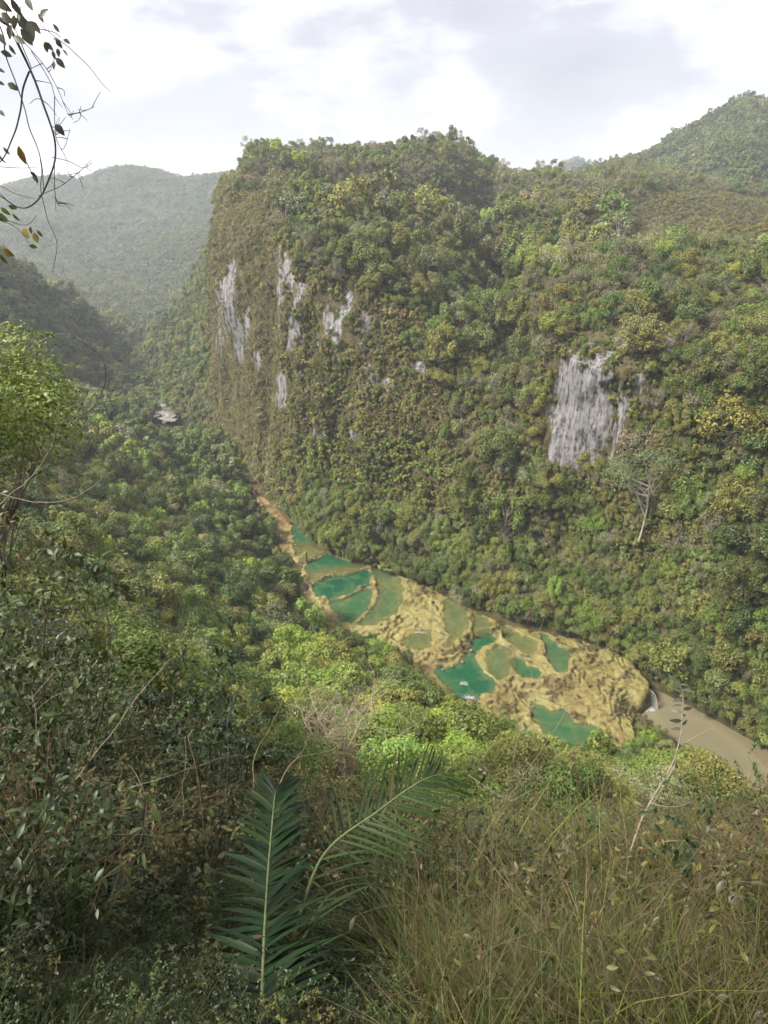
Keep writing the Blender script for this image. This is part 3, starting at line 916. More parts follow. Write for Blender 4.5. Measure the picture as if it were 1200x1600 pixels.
# far: 250 m and more; mid: 100 to 250 m; near: under 100 m
SETS['far_round'] = [make_proto('tree', *tree_parts(100 + i, rng_h, 3.6, 11, 1300, 0.62, low=0.25), ml) for i, rng_h in enumerate((7.0, 8.0, 8.6, 7.4, 9.4))]
SETS['far_twig'] = [make_proto('tree', *tree_parts(120 + i, h, 3.4, 10, 620, 0.48, low=0.3, twig=5, fill=0.5), mlp) for i, h in enumerate((7.5, 8.5, 7.8))]
SETS['mid_round'] = [make_proto('tree', *tree_parts(140 + i, h, r, nb, 4200, 0.40, low=0.22, twig=1), ml) for i, (h, r, nb) in enumerate(((8.5, 4.2, 15), (9.5, 4.0, 17), (7.6, 4.4, 14), (10.5, 3.7, 18), (8.8, 4.6, 20), (9.2, 3.9, 12)))]
SETS['mid_twig'] = [make_proto('tree', *tree_parts(160 + i, h, 3.8, 14, 1700, 0.32, low=0.28, twig=8, fill=0.5), mlp) for i, h in enumerate((8.0, 9.0, 8.6))]
SETS['near_round'] = [make_proto('tree', *tree_parts(180 + i, h, r, nb, 13000, 0.23, low=0.18, twig=3, shape=1, sides=6), ml) for i, (h, r, nb) in enumerate(((8.0, 3.8, 22), (9.0, 3.6, 26), (7.2, 4.0, 24), (9.6, 3.4, 24)))]
SETS['near_twig'] = [make_proto('tree', *tree_parts(200 + i, h, 3.6, 18, 4200, 0.19, low=0.25, twig=12, shape=1, fill=0.5), mlp) for i, h in enumerate((7.6, 8.6))]
SETS['bare'] = [make_proto('tree', *tree_parts(220 + i, h, 4.2, 18, 0, 0.2, low=0.3, twig=10, bare=True, trunk_r=0.017), mlp) for i, h in enumerate((9.0, 10.0))]
SETS['tiny'] = [make_proto('tree', *tree_parts(240 + i, h, 4.2, 8, 330, 1.15, low=0.2, sides=3), ml) for i, h in enumerate((7.5, 9.0, 8.2, 10.0))]
SETS['tuft'] = [make_proto('shrub', *tree_parts(260 + i, 1.7, 1.15, 7, 420, 0.30, low=0.05, droop=0.18, fill=0.4, trunk_r=0.03), ml) for i in range(5)]
SETS['twigtuft'] = [make_proto('shrub', *tree_parts(270 + i, 1.9, 1.2, 7, 240, 0.24, low=0.05, twig=5, fill=0.6, trunk_r=0.025), mlp) for i in range(3)]

# ------------------------------------------------------------------ trees: where they stand
PAL = {'dark': (0.073, 0.101, 0.021), 'green': (0.113, 0.149, 0.027), 'olive': (0.162, 0.166, 0.033), 'lime': (0.243, 0.299, 0.034), 'yellow': (0.192, 0.193, 0.036), 'grey': (0.194, 0.187, 0.091),
       'brown': (0.169, 0.156, 0.063), 'ochre': (0.163, 0.157, 0.039), 'sage': (0.152, 0.168, 0.051), 'straw': (0.243, 0.213, 0.068), 'fresh': (0.158, 0.219, 0.032)}
PALN = list(PAL)
WORDS = {'dark': 'dark green', 'green': 'mid green', 'olive': 'olive green', 'lime': 'bright lime green', 'yellow': 'yellowish', 'grey': 'grey twiggy', 'brown': 'brownish thin-leaved', 'ochre': 'ochre', 'straw': 'straw coloured', 'sage': 'sage green', 'fresh': 'fresh green'}
CAND = []        # x, y, z, scale, set, proto number, palette name, zone

def thin(P, dist):
    """keep points farther apart than dist (array), greedily on a hash grid"""
    cell = {}
    keep = []
    g = float(np.max(dist))
    for i, p in enumerate(P):
        k = (int(p[0] // g), int(p[1] // g), int(p[2] // g))
        ok = True
        for a in (-1, 0, 1):
            for b in (-1, 0, 1):
                for c in (-1, 0, 1):
                    for j in cell.get((k[0] + a, k[1] + b, k[2] + c), ()):
                        if (P[j][0] - p[0]) ** 2 + (P[j][1] - p[1]) ** 2 + (P[j][2] - p[2]) ** 2 < (0.5 * (dist[i] + dist[j])) ** 2:
                            ok = False; break
                    if not ok: break
                if not ok: break
            if not ok: break
        if ok:
            cell.setdefault(k, []).append(i)
            keep.append(i)
    return np.array(keep, int)

def sample_sheet(G, n, rng, mask=None):
    """n random surface points of a grid sheet, by area -> positions, grid coordinates"""
    a = G[1:, :-1] - G[:-1, :-1]
    b = G[:-1, 1:] - G[:-1, :-1]
    A = np.linalg.norm(np.cross(a, b), axis=-1)
    if mask is not None:
        A = A * mask[:-1, :-1]
    c = rng.choice(A.size, n, p=(A / A.sum()).ravel())
    i, j = np.unravel_index(c, A.shape)
    u, v = rng.random(n), rng.random(n)
    P = G[i, j] + (G[i + 1, j] - G[i, j]) * u[:, None] + (G[i, j + 1] - G[i, j]) * v[:, None]
    return P, i, j

def pick(rng, w):
    k = list(w)
    p = np.array([w[x] for x in k], float)
    return k[rng.choice(len(k), p=p / p.sum())]

rng = np.random.default_rng(11)
# colour drifts in patches, so neighbours tend to agree
def patch(P, s, f=0.02):
    return fbm(np.asarray(P) * f, s, 3)

# --- massif
vis = (mpx > -260) & (mpx < 1480) & (mpy > 100) & (mpy < 1450) & (rowp > 0.0) & (rowp < 9.0)
P, gi, gj = sample_sheet(MG2, 46000, rng, vis)
row_, col_ = rowp[0][gj], colp[gi, 0]
nz_ = np.abs(MNrm2[gi, gj, 2])
rock_ = M_rock[gi, gj]
ppx, ppy, pd = project(P)
# cliffs carry scrub, the rest trees
bareface = (ppx < 432 + 12 * patch(P, 309, 0.05)) & (ppy > 262) & (ppy < 700) & (col_ > 1.75) & (col_ < 3.4) & (row_ < 6.4)
edge_ = 60 * patch(P, 317, 0.04)
frontface = (ppx > 405) & (ppx < 690 + edge_) & (ppy > 392 + (ppx - 430) * 0.5 + 0.5 * edge_) & (ppy < 840) & (row_ < 4.4) & (row_ > 0.2) & (col_ > 2.6) & (col_ < 5.8)
cliffy = bareface | frontface | (sstep(0.62, 0.42, nz_) > 0.5) & (row_ < 4.6) & (row_ > 0.25) & (col_ > 1.6) & (col_ < 6.0 + 0.8 * patch(P, 301, 0.03))
grassy = (((ppx - 1090) / 130) ** 2 + ((ppy - 345) / 45) ** 2 < 1) & (row_ > 5)
size = np.where(rng.random(len(P)) < 0.22, rng.uniform(1.1, 1.65, len(P)), rng.uniform(0.42, 1.0, len(P))) * (1 + 0.2 * patch(P, 303, 0.03))
size = np.where(row_ > 7.0, size * 0.72, size)
size = np.where(row_ < 4.6, size * 0.88, size)
dist = size * 3.9
ok = ~cliffy & ~grassy & (rock_ < 0.38)
K = np.where(ok)[0]
K = K[thin(P[K], dist[K])]
pp = patch(P, 305, 0.016)
pq = patch(P, 307, 0.05)
for k in K:
    r, c, x, y = row_[k], col_[k], ppx[k], ppy[k]
    if x < 330 and y > 480:                       # flank of the side valley
        w = dict(dark=3, green=4, olive=3, sage=2, lime=.4, grey=1)
    elif y > 820 - (x - 600) * 0.05 and x > 560:  # wood at the foot of the wall
        w = dict(dark=3.5, green=4.5, olive=3, sage=1.2, grey=.9, fresh=.9, brown=.4)
    elif x > 780 and y > 480:                     # the wall on the right
        w = dict(dark=3.0, green=3.4, olive=3, sage=1.0, grey=1.3, brown=1.1, ochre=.4, fresh=.4)
    elif r < 6.3 and x < 760:                     # front dome
        w = dict(dark=1.6, green=4.4, olive=4.4, sage=1.8, lime=.35, grey=1.2, yellow=.5, brown=.2)
    else:
        w = dict(dark=1.8, green=2.6, olive=3.2, sage=2.0, grey=2.0, brown=1.7, yellow=.7, lime=.3)
    if pp[k] > 0.22:
        for q in ('grey', 'brown', 'ochre'): w[q] = w.get(q, 0) * 2.2
    if pp[k] < -0.22:
        for q in ('green', 'dark', 'fresh'): w[q] = w.get(q, 0) * 1.8
    w['grey'] = w.get('grey', 0) * 1.5 + .2
    pal = pick(rng, w)
    far = pd[k] > 250
    twig = pal in ('grey', 'brown') or (pal == 'ochre' and rng.random() < .4)
    st = ('far_' if far else 'mid_') + ('twig' if twig else 'round')
    CAND.append((P[k][0], P[k][1], P[k][2] - (1.1 * size[k] if far else 0.4 * size[k]), size[k], st, pal, 'massif'))
# trees leaning out over the edge of the terraces along the whole foot
Pf, fi, fj = sample_sheet(MG2, 3000, rng, vis & (rowp > 0.02) & (rowp < 0.75) & (colp > 3.5) & (colp < 12.5))
sf = rng.uniform(0.5, 0.95, len(Pf))
Kf = thin(Pf, sf * 3.3)
for k in Kf:
    pal = pick(rng, dict(dark=3.5, green=4, olive=3, sage=1.2, grey=1.0, fresh=1.0, brown=.6))
    CAND.append((*Pf[k], sf[k], 'mid_twig' if pal in ('grey', 'brown') else 'mid_round', pal, 'massif'))
NSHRUB = []
ok = cliffy & (rock_ < 0.40 + 0.10 * rng.random(len(P)))
P2, gi2, gj2 = sample_sheet(MG2, 95000, rng, vis & (rowp < 6.4) & (rowp > 0.05))
r2, c2 = rowp[0][gj2], colp[gi2, 0]
n2_ = np.abs(MNrm2[gi2, gj2, 2])
k2 = M_rock[gi2, gj2]
x2, y2, d2 = project(P2)
face2 = (x2 < 436) & (y2 > 255) & (y2 < 705) & (c2 > 1.7) & (c2 < 3.4)
e2 = 60 * patch(P2, 317, 0.04)
front2 = (x2 > 400) & (x2 < 695 + e2) & (y2 > 388 + (x2 - 430) * 0.5 + 0.5 * e2) & (y2 < 845) & (r2 < 4.5) & (c2 > 2.6) & (c2 < 5.9)
cl2 = face2 | front2 | (n2_ < 0.66) & (r2 < 5.0) & (c2 > 1.6) & (c2 < 12.0)
streak = fbm(P2 * np.array([0.32, 0.32, 0.05]), 311, 3)
cl2 &= (k2 < 0.50 + 0.20 * streak) & ((c2 < 6.4) | (rng.random(len(P2)) < 0.75))
x2, y2, d2 = project(P2)
s2 = rng.uniform(0.65, 1.5, len(P2)) * np.where(face2, 0.72, 1.0)
K2 = np.where(cl2)[0]
K2 = K2[thin(P2[K2], s2[K2] * 1.0)]
p2p = patch(P2, 313, 0.03)
for k in K2:
    x, y = x2[k], y2[k]
    if y > 690 and 480 < x < 680:
        w = dict(green=3, fresh=2.6, olive=3.5, ochre=.7, yellow=1.5, dark=1)
    elif x < 430:
        w = dict(ochre=3, straw=4, brown=2.6, olive=1.2, grey=1.6)
    elif x > 780:
        w = dict(ochre=2, brown=2, olive=2.5, green=2, dark=1.2)
    else:
        w = dict(ochre=2.6, straw=1.0, brown=1.6, olive=3.4, yellow=1.8, green=1.6, grey=.8, dark=.5)
    if p2p[k] > 0.15:
        for q in ('green', 'olive', 'dark', 'fresh'): w[q] = w.get(q, 0) * 2
    pal = pick(rng, w)
    NSHRUB.append((*P2[k], s2[k] * (1.15 if y > 690 else 1.0), 'twigtuft' if pal in ('brown', 'grey') else 'tuft', pal))
# grassy knoll: low tufts
P3, gi3, gj3 = sample_sheet(MG2, 30000, rng, vis & (rowp > 5) & (mpx > 930) & (mpy < 420) & (mpy > 280))
x3, y3, d3 = project(P3)
gk = (((x3 - 1090) / 135) ** 2 + ((y3 - 345) / 48) ** 2 < 1)
for k in np.where(gk)[0]:
    NSHRUB.append((*P3[k], rng.uniform(0.5, 1.1), 'tuft', pick(rng, dict(ochre=3, brown=2, yellow=2, olive=1.5))))

# --- camera side of the valley
base_w = np.array([c[1][:2] for c in MAS[2:]] + [(900, 0), (900, 1500), (-90, 1500), (-125, 480)])
def on_water_or_terrace(X):
    m = inside(FIELD_W, X) & True
    m |= edge_dist(FIELD_W, X) < 1.0
    for W in (RW, UW, UW2):
        m |= inside(W, X) | (edge_dist(W, X) < 1.5)
    return m
n = 26000
rr = np.sqrt(rng.uniform(24 ** 2, 560 ** 2, n))
nn = rng.random(n) < 0.35
rr = np.where(nn, rng.uniform(24, 200, n), rr)
aa = rng.uniform(math.radians(-46), math.radians(46), n)
X = np.c_[rr * np.sin(aa), rr * np.cos(aa)]
far2 = 24000
rr2, aa2 = np.sqrt(rng.uniform(400 ** 2, 1500 ** 2, far2)), rng.uniform(math.radians(-44), math.radians(-8), far2)
X = np.r_[X, np.c_[rr2 * np.sin(aa2), rr2 * np.cos(aa2)]]
X = X[~inside(base_w, X) & ~on_water_or_terrace(X)]
Z = ground_z(X)
PG = np.c_[X, Z]
dd = np.linalg.norm(PG - np.array([0, 0, CAM_Z]), axis=1)
gx_, gy_, gd_ = project(PG)
inv = (gx_ > -220) & (gx_ < 1420) & (gy_ < 1900)
PG, dd, gx_, gy_ = PG[inv], dd[inv], gx_[inv], gy_[inv]
size = rng.uniform(0.7, 1.3, len(PG)) * (1 + 0.2 * patch(PG, 321, 0.03))
size = np.where(dd < 70, size * 0.72, size)
edge = edge_dist(FIELD_W, PG[:, :2])
size = np.where(edge < 9, size * 0.62, size)
K = thin(PG, size * 3.7)
CLEAR = [np.array([(440, 790), (470, 812), (640, 900), (850, 985), (985, 1040), (1060, 1080), (1290, 1215), (1290, 1300), (1120, 1180), (1065, 1135), (1018, 1108), (985, 1112), (965, 1165), (925, 1172), (868, 1160), (800, 1125), (720, 1098), (682, 1052), (640, 1018), (600, 996), (548, 982), (500, 965), (486, 930), (476, 895), (460, 862), (440, 815), (400, 778), (398, 760)], float),
         np.array([(238, 620), (284, 620), (290, 668), (236, 666)], float)]
def blocks_view(p, s):
    q = np.array([(p[0] + a * s, p[1], p[2] + h * s) for a in (-3.8, 0, 3.8) for h in (2.5, 6, 9.8)])
    qx, qy, _ = project(q)
    Q = np.c_[qx, qy]
    return any(inside(c, Q).any() for c in CLEAR)
pp = patch(PG, 323, 0.02)
for k in K:
    x, y = gx_[k], gy_[k]
    if dd[k] < 26: continue
    if dd[k] < 75 and 455 < x < 660 and 1010 < y < 1330: continue       # room round the leafless tree
    if dd[k] < 420 and blocks_view(PG[k], size[k]):
        if dd[k] < 60: continue
        size[k] *= 0.55
        if blocks_view(PG[k], size[k]): continue
    if x > 980 and dd[k] < 130:
        w = dict(sage=4, grey=3.0, olive=.6, green=1.0)
    elif dd[k] < 80 and x > 640:
        w = dict(olive=3, ochre=2, brown=2, grey=2, green=1.5)
    elif x < 260 and y < 700 and dd[k] > 300:
        w = dict(dark=3.5, green=3, sage=2.5, olive=2, grey=1.5)
    else:
        w = dict(dark=4.6, green=5, olive=2.4, sage=.9, lime=.25, fresh=1.0, grey=.8, yellow=.1)
    if 440 < x < 760 and y > 940 and dd[k] < 170:
        w = dict(fresh=4, lime=1.6, green=3, olive=1.5, dark=1)
    if pp[k] > 0.25:
        for q in ('olive', 'lime', 'fresh'): w[q] = w.get(q, 0) * 2
    pal = pick(rng, w)
    twig = pal in ('grey', 'brown')
    d = dd[k]
    st = ('near_' if d < 100 else 'mid_' if d < 260 else 'far_') + ('twig' if twig else 'round')
    CAND.append((*PG[k], size[k] * (1.15 if d > 260 else 1.0), st, pal, 'bank'))
# bushes on the mound between the end of the terraces and the river
for px, py, sc_ in [(1004, 1128, .42), (1024, 1152, .5), (992, 1160, .4), (1042, 1178, .55), (1010, 1188, .5), (978, 1196, .5), (1030, 1206, .6), (1000, 1142, .34), (1056, 1200, .55), (965, 1212, .5)]:
    q = pixz(px, py, -1.5)
    CAND.append((q[0], q[1], -3.2, sc_, 'mid_round', pick(rng, dict(olive=3, sage=2, green=2)), 'bank'))
# --- hills
HILLT = []
def hill_trees(G, R, n, crest, clump, seed, hi_d):
    P, i, j = sample_sheet(G, n, rng, (R < crest + 0.25))
    c = patch(P, seed, clump)
    q = R[i, j]
    keep = (c > -0.15 - 0.35 * (rng.random(len(P)) < 0.5)) | (np.abs(q - crest) < 0.12) | (rng.random(len(P)) < 0.16)
    px, py, d = project(P)
    keep &= (px > -150) & (px < 1350)
    for k in np.where(keep)[0]:
        pal = pick(rng, dict(dark=5, green=3, olive=1.5, sage=1, grey=.5))
        HILLT.append((*P[k], rng.uniform(0.7, 1.5) * (1.0 if hi_d == 0 else hi_d), pal))
hill_trees(FAR_G, FAR_R, 60000, 5, 0.006, 331, 0)
hill_trees(RM_G, RM_R, 6000, 4, 0.012, 333, 0)
hill_trees(FP_G, FP_R, 900, 2, 0.008, 335, 0)

_em = [k for k, c in enumerate(CAND) if c[6] == 'massif' and 955 < project(np.array(c[:3]))[0] < 1045 and 770 < project(np.array(c[:3]))[1] < 905]
for k in sorted(_em, reverse=True):           # room round the tall pale-branched tree
    if CAND[k][3] > 0.55: CAND.pop(k)
# ------------------------------------------------------------------ scatter: everything past the 300 largest trees
def scatter(name, items, label, kind='stuff'):
    """items: (pos, rotation, scale, source index, tint) -> one object of instanced plants"""
    pos = np.array([i[0] for i in items], np.float32)
    me = bpy.data.meshes.new(name)
    me.vertices.add(len(pos))
    me.vertices.foreach_set('co', pos.ravel())
    for k, t, prop, data in (('rot', 'FLOAT_VECTOR', 'vector', np.array([i[1] for i in items], np.float32)), ('scl', 'FLOAT_VECTOR', 'vector', np.array([i[2] for i in items], np.float32)),
                             ('src', 'INT', 'value', np.array([i[3] for i in items], np.int32)),
                             ('tint', 'FLOAT_COLOR', 'color', np.array([(*i[4], 1) for i in items], np.float32))):
        a = me.attributes.new(k, t, 'POINT')
        a.data.foreach_set(prop, data.ravel())
    o = add_obj(name, me, kind=kind, label=label)
    ng = bpy.data.node_groups.new(name + '_scatter', 'GeometryNodeTree')
    ng.interface.new_socket('Geometry', in_out='INPUT', socket_type='NodeSocketGeometry')
    ng.interface.new_socket('Geometry', in_out='OUTPUT', socket_type='NodeSocketGeometry')
    N, L = ng.nodes, ng.links
    gi, go = N.new('NodeGroupInput'), N.new('NodeGroupOutput')
    ci = N.new('GeometryNodeCollectionInfo')
    ci.inputs['Collection'].default_value = PROTO
    ci.inputs['Separate Children'].default_value = True
    ci.inputs['Reset Children'].default_value = True
    ip = N.new('GeometryNodeInstanceOnPoints')
    ip.inputs['Pick Instance'].default_value = True
    def named(n, t):
        a = N.new('GeometryNodeInputNamedAttribute')
        a.data_type = t
        a.inputs['Name'].default_value = n
        return a.outputs['Attribute']
    er = N.new('FunctionNodeEulerToRotation')
    L.new(named('rot', 'FLOAT_VECTOR'), er.inputs[0])
    L.new(gi.outputs[0], ip.inputs['Points'])
    L.new(ci.outputs[0], ip.inputs['Instance'])
    L.new(named('src', 'INT'), ip.inputs['Instance Index'])
    L.new(er.outputs[0], ip.inputs['Rotation'])
    L.new(named('scl', 'FLOAT_VECTOR'), ip.inputs['Scale'])
    L.new(ip.outputs[0], go.inputs[0])
    md = o.modifiers.new('scatter', 'NODES')
    md.node_group = ng
    return o

def vary(c, rng, a=0.11):
    f = rng.normal(1, a)
    return tuple(max(0.008, v * f * rng.normal(1, 0.06)) for v in c)
def rot_(rng, tilt=0.09):
    return (rng.normal(0, tilt), rng.normal(0, tilt), rng.uniform(0, 6.283))
def scl_(rng, s, a=0.14):
    f = rng.normal(1, a)
    return (s * rng.normal(1, 0.08), s * rng.normal(1, 0.08), s * f)

# the 300 trees that show largest and are seen
def bvh_of(o):
    me = o.data
    n = len(me.vertices)
    v = np.empty(n * 3, np.float32); me.vertices.foreach_get('co', v)
    q = np.empty(len(me.polygons) * 4, np.int32); me.polygons.foreach_get('vertices', q)
    return BVHTree.FromPolygons(v.reshape(-1, 3).tolist(), q.reshape(-1, 4).tolist())
BV = [bvh_of(ground), bvh_of(massif)]
def seen(p):
    o = Vector((0, 0, CAM_Z))
    for t in (0.9, 0.5):
        q = Vector((p[0], p[1], p[2] + 8 * p[3] * t))
        v = q - o
        L = v.length
        if all((b.ray_cast(o + v.normalized() * 12, v.normalized(), L - 13)[0] is None) for b in BV):
            return True
    return False
CA = np.array([(c[0], c[1], c[2] + 5 * c[3]) for c in CAND])
cx, cy_, cd = project(CA)
app = np.array([c[3] for c in CAND]) / cd
app[(cx < 5) | (cx > 1195) | (cy_ < 5) | (cy_ > 1330)] = 0
order = np.argsort(-app)
picked, covered = [], np.zeros((160, 120), np.int16)
for i in order:
    if app[i] <= 0 or len(picked) >= 300: break
    a, b = int(cx[i] // 10), int(cy_[i] // 10)
    r = max(1, int(3.0 * CAND[i][3] / cd[i] * FPX / 10))
    blk = covered[max(0, b - r):b + 1, max(0, a - r // 2):a + r // 2 + 1]
    if blk.size and (blk > 1).mean() > 0.85: continue       # stands wholly behind nearer ones
    if not seen(CAND[i]): continue
    covered[max(0, b - r):b + r, max(0, a - r):a + r + 1] += 1
    picked.append(i)
picked_set = set(picked)

LANDMARKS = [('the pale rock face', 925, 640), ('the uppermost emerald pool', 480, 850), ('the tall pale-branched tree', 1000, 770), ('the small waterfall', 1000, 1085), ('the leafless tree', 550, 1100),
             ('the far river bend', 255, 640), ('the large emerald pool', 735, 1060), ('the lowest blue green pool', 885, 1140), ('the brown river', 1130, 1160), ('the palm', 430, 1230), ('the cliff nose', 440, 640), ('the orange shelf', 425, 785)]
ORD = ['nearest', 'second nearest', 'third nearest', 'fourth nearest', 'fifth nearest', 'sixth nearest', 'seventh nearest', 'eighth nearest', 'ninth nearest', 'tenth nearest']
def num_word(n):
    return ORD[n] if n < 10 else '%dth nearest' % (n + 1) if (n + 1) % 10 not in (1, 2, 3) or n + 1 in (11, 12, 13) else '%d%s nearest' % (n + 1, {1: 'st', 2: 'nd', 3: 'rd'}[(n + 1) % 10])
spots = {}
for i in picked:
    best = min(LANDMARKS, key=lambda l: (l[1] - cx[i]) ** 2 + (l[2] - cy_[i]) ** 2)
    dx, dy = cx[i] - best[1], cy_[i] - best[2]
    side = ('above' if dy < 0 else 'below') if abs(dy) > abs(dx) else ('to the left of' if dx < 0 else 'to the right of')
    spots.setdefault((CAND[i][5], best[0], side), []).append((dx * dx + dy * dy, i))
for (pal, lm, side), lst in spots.items():
    for n_, (_, i) in enumerate(sorted(lst)):
        x, y, z, s, st, pal, zone = CAND[i]
        pr = SETS[st][rng.integers(len(SETS[st]))]
        e = add_obj('twiggy_tree' if 'twig' in st else 'broadleaf_tree', None, loc=(x, y, z))
        e.rotation_euler = rot_(rng, 0.06)
        e.scale = scl_(rng, s, 0.12)
        e['label'] = '%s tree %s %s, %s to it' % (WORDS[pal], side, lm, num_word(n_)) if len(lst) > 1 else '%s tree %s %s' % (WORDS[pal], side, lm)
        e['category'] = 'tree'
        e['group'] = 'trees on the cliff and its wooded foot' if zone == 'massif' else 'trees on the near bank and slope'
        t = add_obj('trunk', pr.trunk, e)
        c = add_obj('crown', pr.crown, e)
        c['tint'] = vary(PAL[pal], rng, 0.12)
items, items_far = [], []
for i, (x, y, z, s, st, pal, zone) in enumerate(CAND):
    if i in picked_set: continue
    pr = SETS[st][rng.integers(len(SETS[st]))]
    items.append(((x, y, z), rot_(rng), scl_(rng, s), pr.index, vary(PAL[pal], rng)))
forest = scatter('forest', items, 'mixed green, olive and grey forest covering the slopes')
sh = []
for x, y, z, s, st, pal in NSHRUB:
    pr = SETS[st][rng.integers(len(SETS[st]))]
    sh.append(((x, y, z), (rng.normal(0, .35), rng.normal(0, .35), rng.uniform(0, 6.28)), scl_(rng, s, .2), pr.index, vary(PAL[pal], rng, .2)))
scrub = scatter('undergrowth', sh, 'ochre and olive scrub clinging to the cliff faces')
ht = []
for x, y, z, s, pal in HILLT:
    pr = SETS['tiny'][rng.integers(4)]
    ht.append(((x, y, z - 3.0 * s), rot_(rng), scl_(rng, s), pr.index, vary(PAL[pal], rng)))
woods = scatter('woods', ht, 'far woods spotting the hills behind')
print('CAND', len(CAND), 'picked', len(picked), 'scrub', len(sh), 'hill', len(ht))

# ------------------------------------------------------------------ haze
def haze_box():
    me = bpy.data.meshes.new('haze')
    x0, x1, y0, y1, z0, z1 = -6000, 6000, -5500, 6000, -400, 420
    V = [(x, y, z) for x in (x0, x1) for y in (y0, y1) for z in (z0, z1)]
    F = [(0, 1, 3, 2), (4, 6, 7, 5), (0, 4, 5, 1), (2, 3, 7, 6), (0, 2, 6, 4), (1, 5, 7, 3)]
    me.from_pydata(V, [], F)
    m, N, L, out = new_mat('haze')
    v = N.new('ShaderNodeVolumePrincipled')
    v.inputs['Color'].default_value = (0.86, 0.90, 0.97, 1)
    v.inputs['Density'].default_value = 0.00020
    v.inputs['Anisotropy'].default_value = 0.2
    L.new(v.outputs[0], out.inputs['Volume'])
    me.materials.append(m)
    add_obj('haze', me, kind='stuff', label='thin pale valley haze')
haze_box()
# ------------------------------------------------------------------ rocks, waterfall, foam
def rock_mesh(name, seed, mat, sub=2):
    n = 14
    th = np.linspace(0, math.pi, n)
    ph = np.linspace(0, 2 * math.pi, 2 * n, endpoint=False)
    T, Ph = np.meshgrid(th, ph, indexing='ij')
    Q = np.stack([np.sin(T) * np.cos(Ph), np.sin(T) * np.sin(Ph), np.cos(T)], -1)
    r = 1 + 0.32 * fbm(Q * 1.4 + seed * 3.1, seed, 4)[..., None]
    Q = np.round(Q * r * 2.2) / 2.2 * 0.35 + Q * r * 0.65
    Q = Q * np.array([1.0, 0.78, 0.62])
    a = np.arange(n * 2 * n).reshape(n, 2 * n)
    b = np.roll(a, -1, axis=1)
    F = np.stack([a[:-1], a[1:], b[1:], b[:-1]], -1).reshape(-1, 4)
    return mesh_from(name, Q.reshape(-1, 3), F, mat)
def stone_material(name, c1, c2):
    m, N, L, out = new_mat(name)
    tc = N.new('ShaderNodeTexCoord')
    nz = nd(N, 'ShaderNodeTexNoise', Scale=1.8, Detail=8.0, Roughness=0.7)
    L.new(tc.outputs['Object'], nz.inputs['Vector'])
    r = ramp(N, [(0.32, c1), (0.66, c2)])
    L.new(nz.outputs['Fac'], r.inputs['Fac'])
    p = nd(N, 'ShaderNodeBsdfPrincipled', Roughness=0.85)
    L.new(r.outputs['Color'], p.inputs['Base Color'])
    b = nd(N, 'ShaderNodeBump', Strength=0.7, Distance=0.15)
    L.new(nz.outputs['Fac'], b.inputs['Height'])
    L.new(b.outputs[0], p.inputs['Normal'])
    L.new(p.outputs[0], out.inputs['Surface'])
    return m
M_stone = stone_material('bank_stone', (0.055, 0.042, 0.032), (0.24, 0.20, 0.165))
M_stone_red = stone_material('wet_red_stone', (0.05, 0.03, 0.022), (0.17, 0.11, 0.082))
M_stone_pool = stone_material('submerged_stone', (0.07, 0.13, 0.085), (0.14, 0.19, 0.13))
RK = [rock_mesh('boulder', 3 + i, M_stone) for i in range(4)]
RKR = [rock_mesh('boulder', 13 + i, M_stone_red) for i in range(4)]
rgr = np.random.default_rng(5)
NTH = 'first second third fourth fifth sixth seventh eighth ninth tenth eleventh twelfth thirteenth fourteenth fifteenth sixteenth seventeenth eighteenth nineteenth twentieth'.split()
BOULD = [  # px, py, water or bank level, half width in metres, red?, where
    (1150, 1098, -1.6, 3.0, 0), (1172, 1112, -1.8, 2.2, 1), (1128, 1108, -2.0, 1.7, 1), (1190, 1132, -2.2, 2.4, 1), (1105, 1098, -2.2, 1.3, 1), (1160, 1130, -2.5, 1.5, 1), (1140, 1122, -2.6, 1.0, 1), (1195, 1158, -2.6, 1.5, 1),
    (1085, 1092, -2.5, 1.0, 1), (1178, 1146, -2.7, 0.9, 1), (1118, 1088, -1.0, 1.5, 0), (1030, 1060, -1.5, 1.6, 1), (1045, 1072, -2.2, 1.2, 1), (1020, 1050, 0.0, 1.5, 1),
    (905, 997, 3.7, 1.1, 0), (930, 1004, 3.2, 0.9, 0), (948, 1018, 2.8, 1.1, 0), (890, 992, 4.0, .8, 0), (965, 1024, 2.5, 0.8, 1), (918, 1008, 3.3, .6, 0), (400, 752, 9.3, 1.5, 0), (388, 746, 9.4, 1.2, 0), (412, 764, 9.2, 1.0, 1), (428, 770, 9.2, 0.9, 0),
    (450, 792, 9.0, .9, 0), (246, 650, 9.8, 2.2, 1), (262, 640, 9.8, 1.8, 0), (258, 660, 9.8, 1.6, 1), (272, 652, 9.8, 2.0, 0)]
for k, (px, py, z, s, red) in enumerate(BOULD):
    p = pixz(px, py, z)
    zone = 'beside the brown river below the cliff' if px > 1010 else 'at the cliff foot beside the terraces' if px > 800 else 'beside the stream above the uppermost pool' if px > 300 else 'in the far river bend rapids'
    lab = ('dark reddish' if red else 'pale grey') + (' large' if s > 1.6 else ' small' if s < 1 else '') + ' boulder ' + zone
    same = sorted(q[0] for q in BOULD if q[4] == red and (q[0] > 1010) == (px > 1010) and (q[0] > 800) == (px > 800) and (q[0] > 300) == (px > 300))
    lab = ('dark reddish' if red else 'pale grey') + ' boulder ' + zone + ', ' + NTH[same.index(px)] + ' from the left'
    o = add_obj('boulder', (RKR if red else RK)[k % 4], loc=p, label=lab, cat='rock', group='boulders ' + zone)
    o.scale = (s, s * rgr.uniform(.8, 1.2), s * rgr.uniform(.6, 1.0))
    o.rotation_euler = (rgr.normal(0, .2), rgr.normal(0, .2), rgr.uniform(0, 6.28))
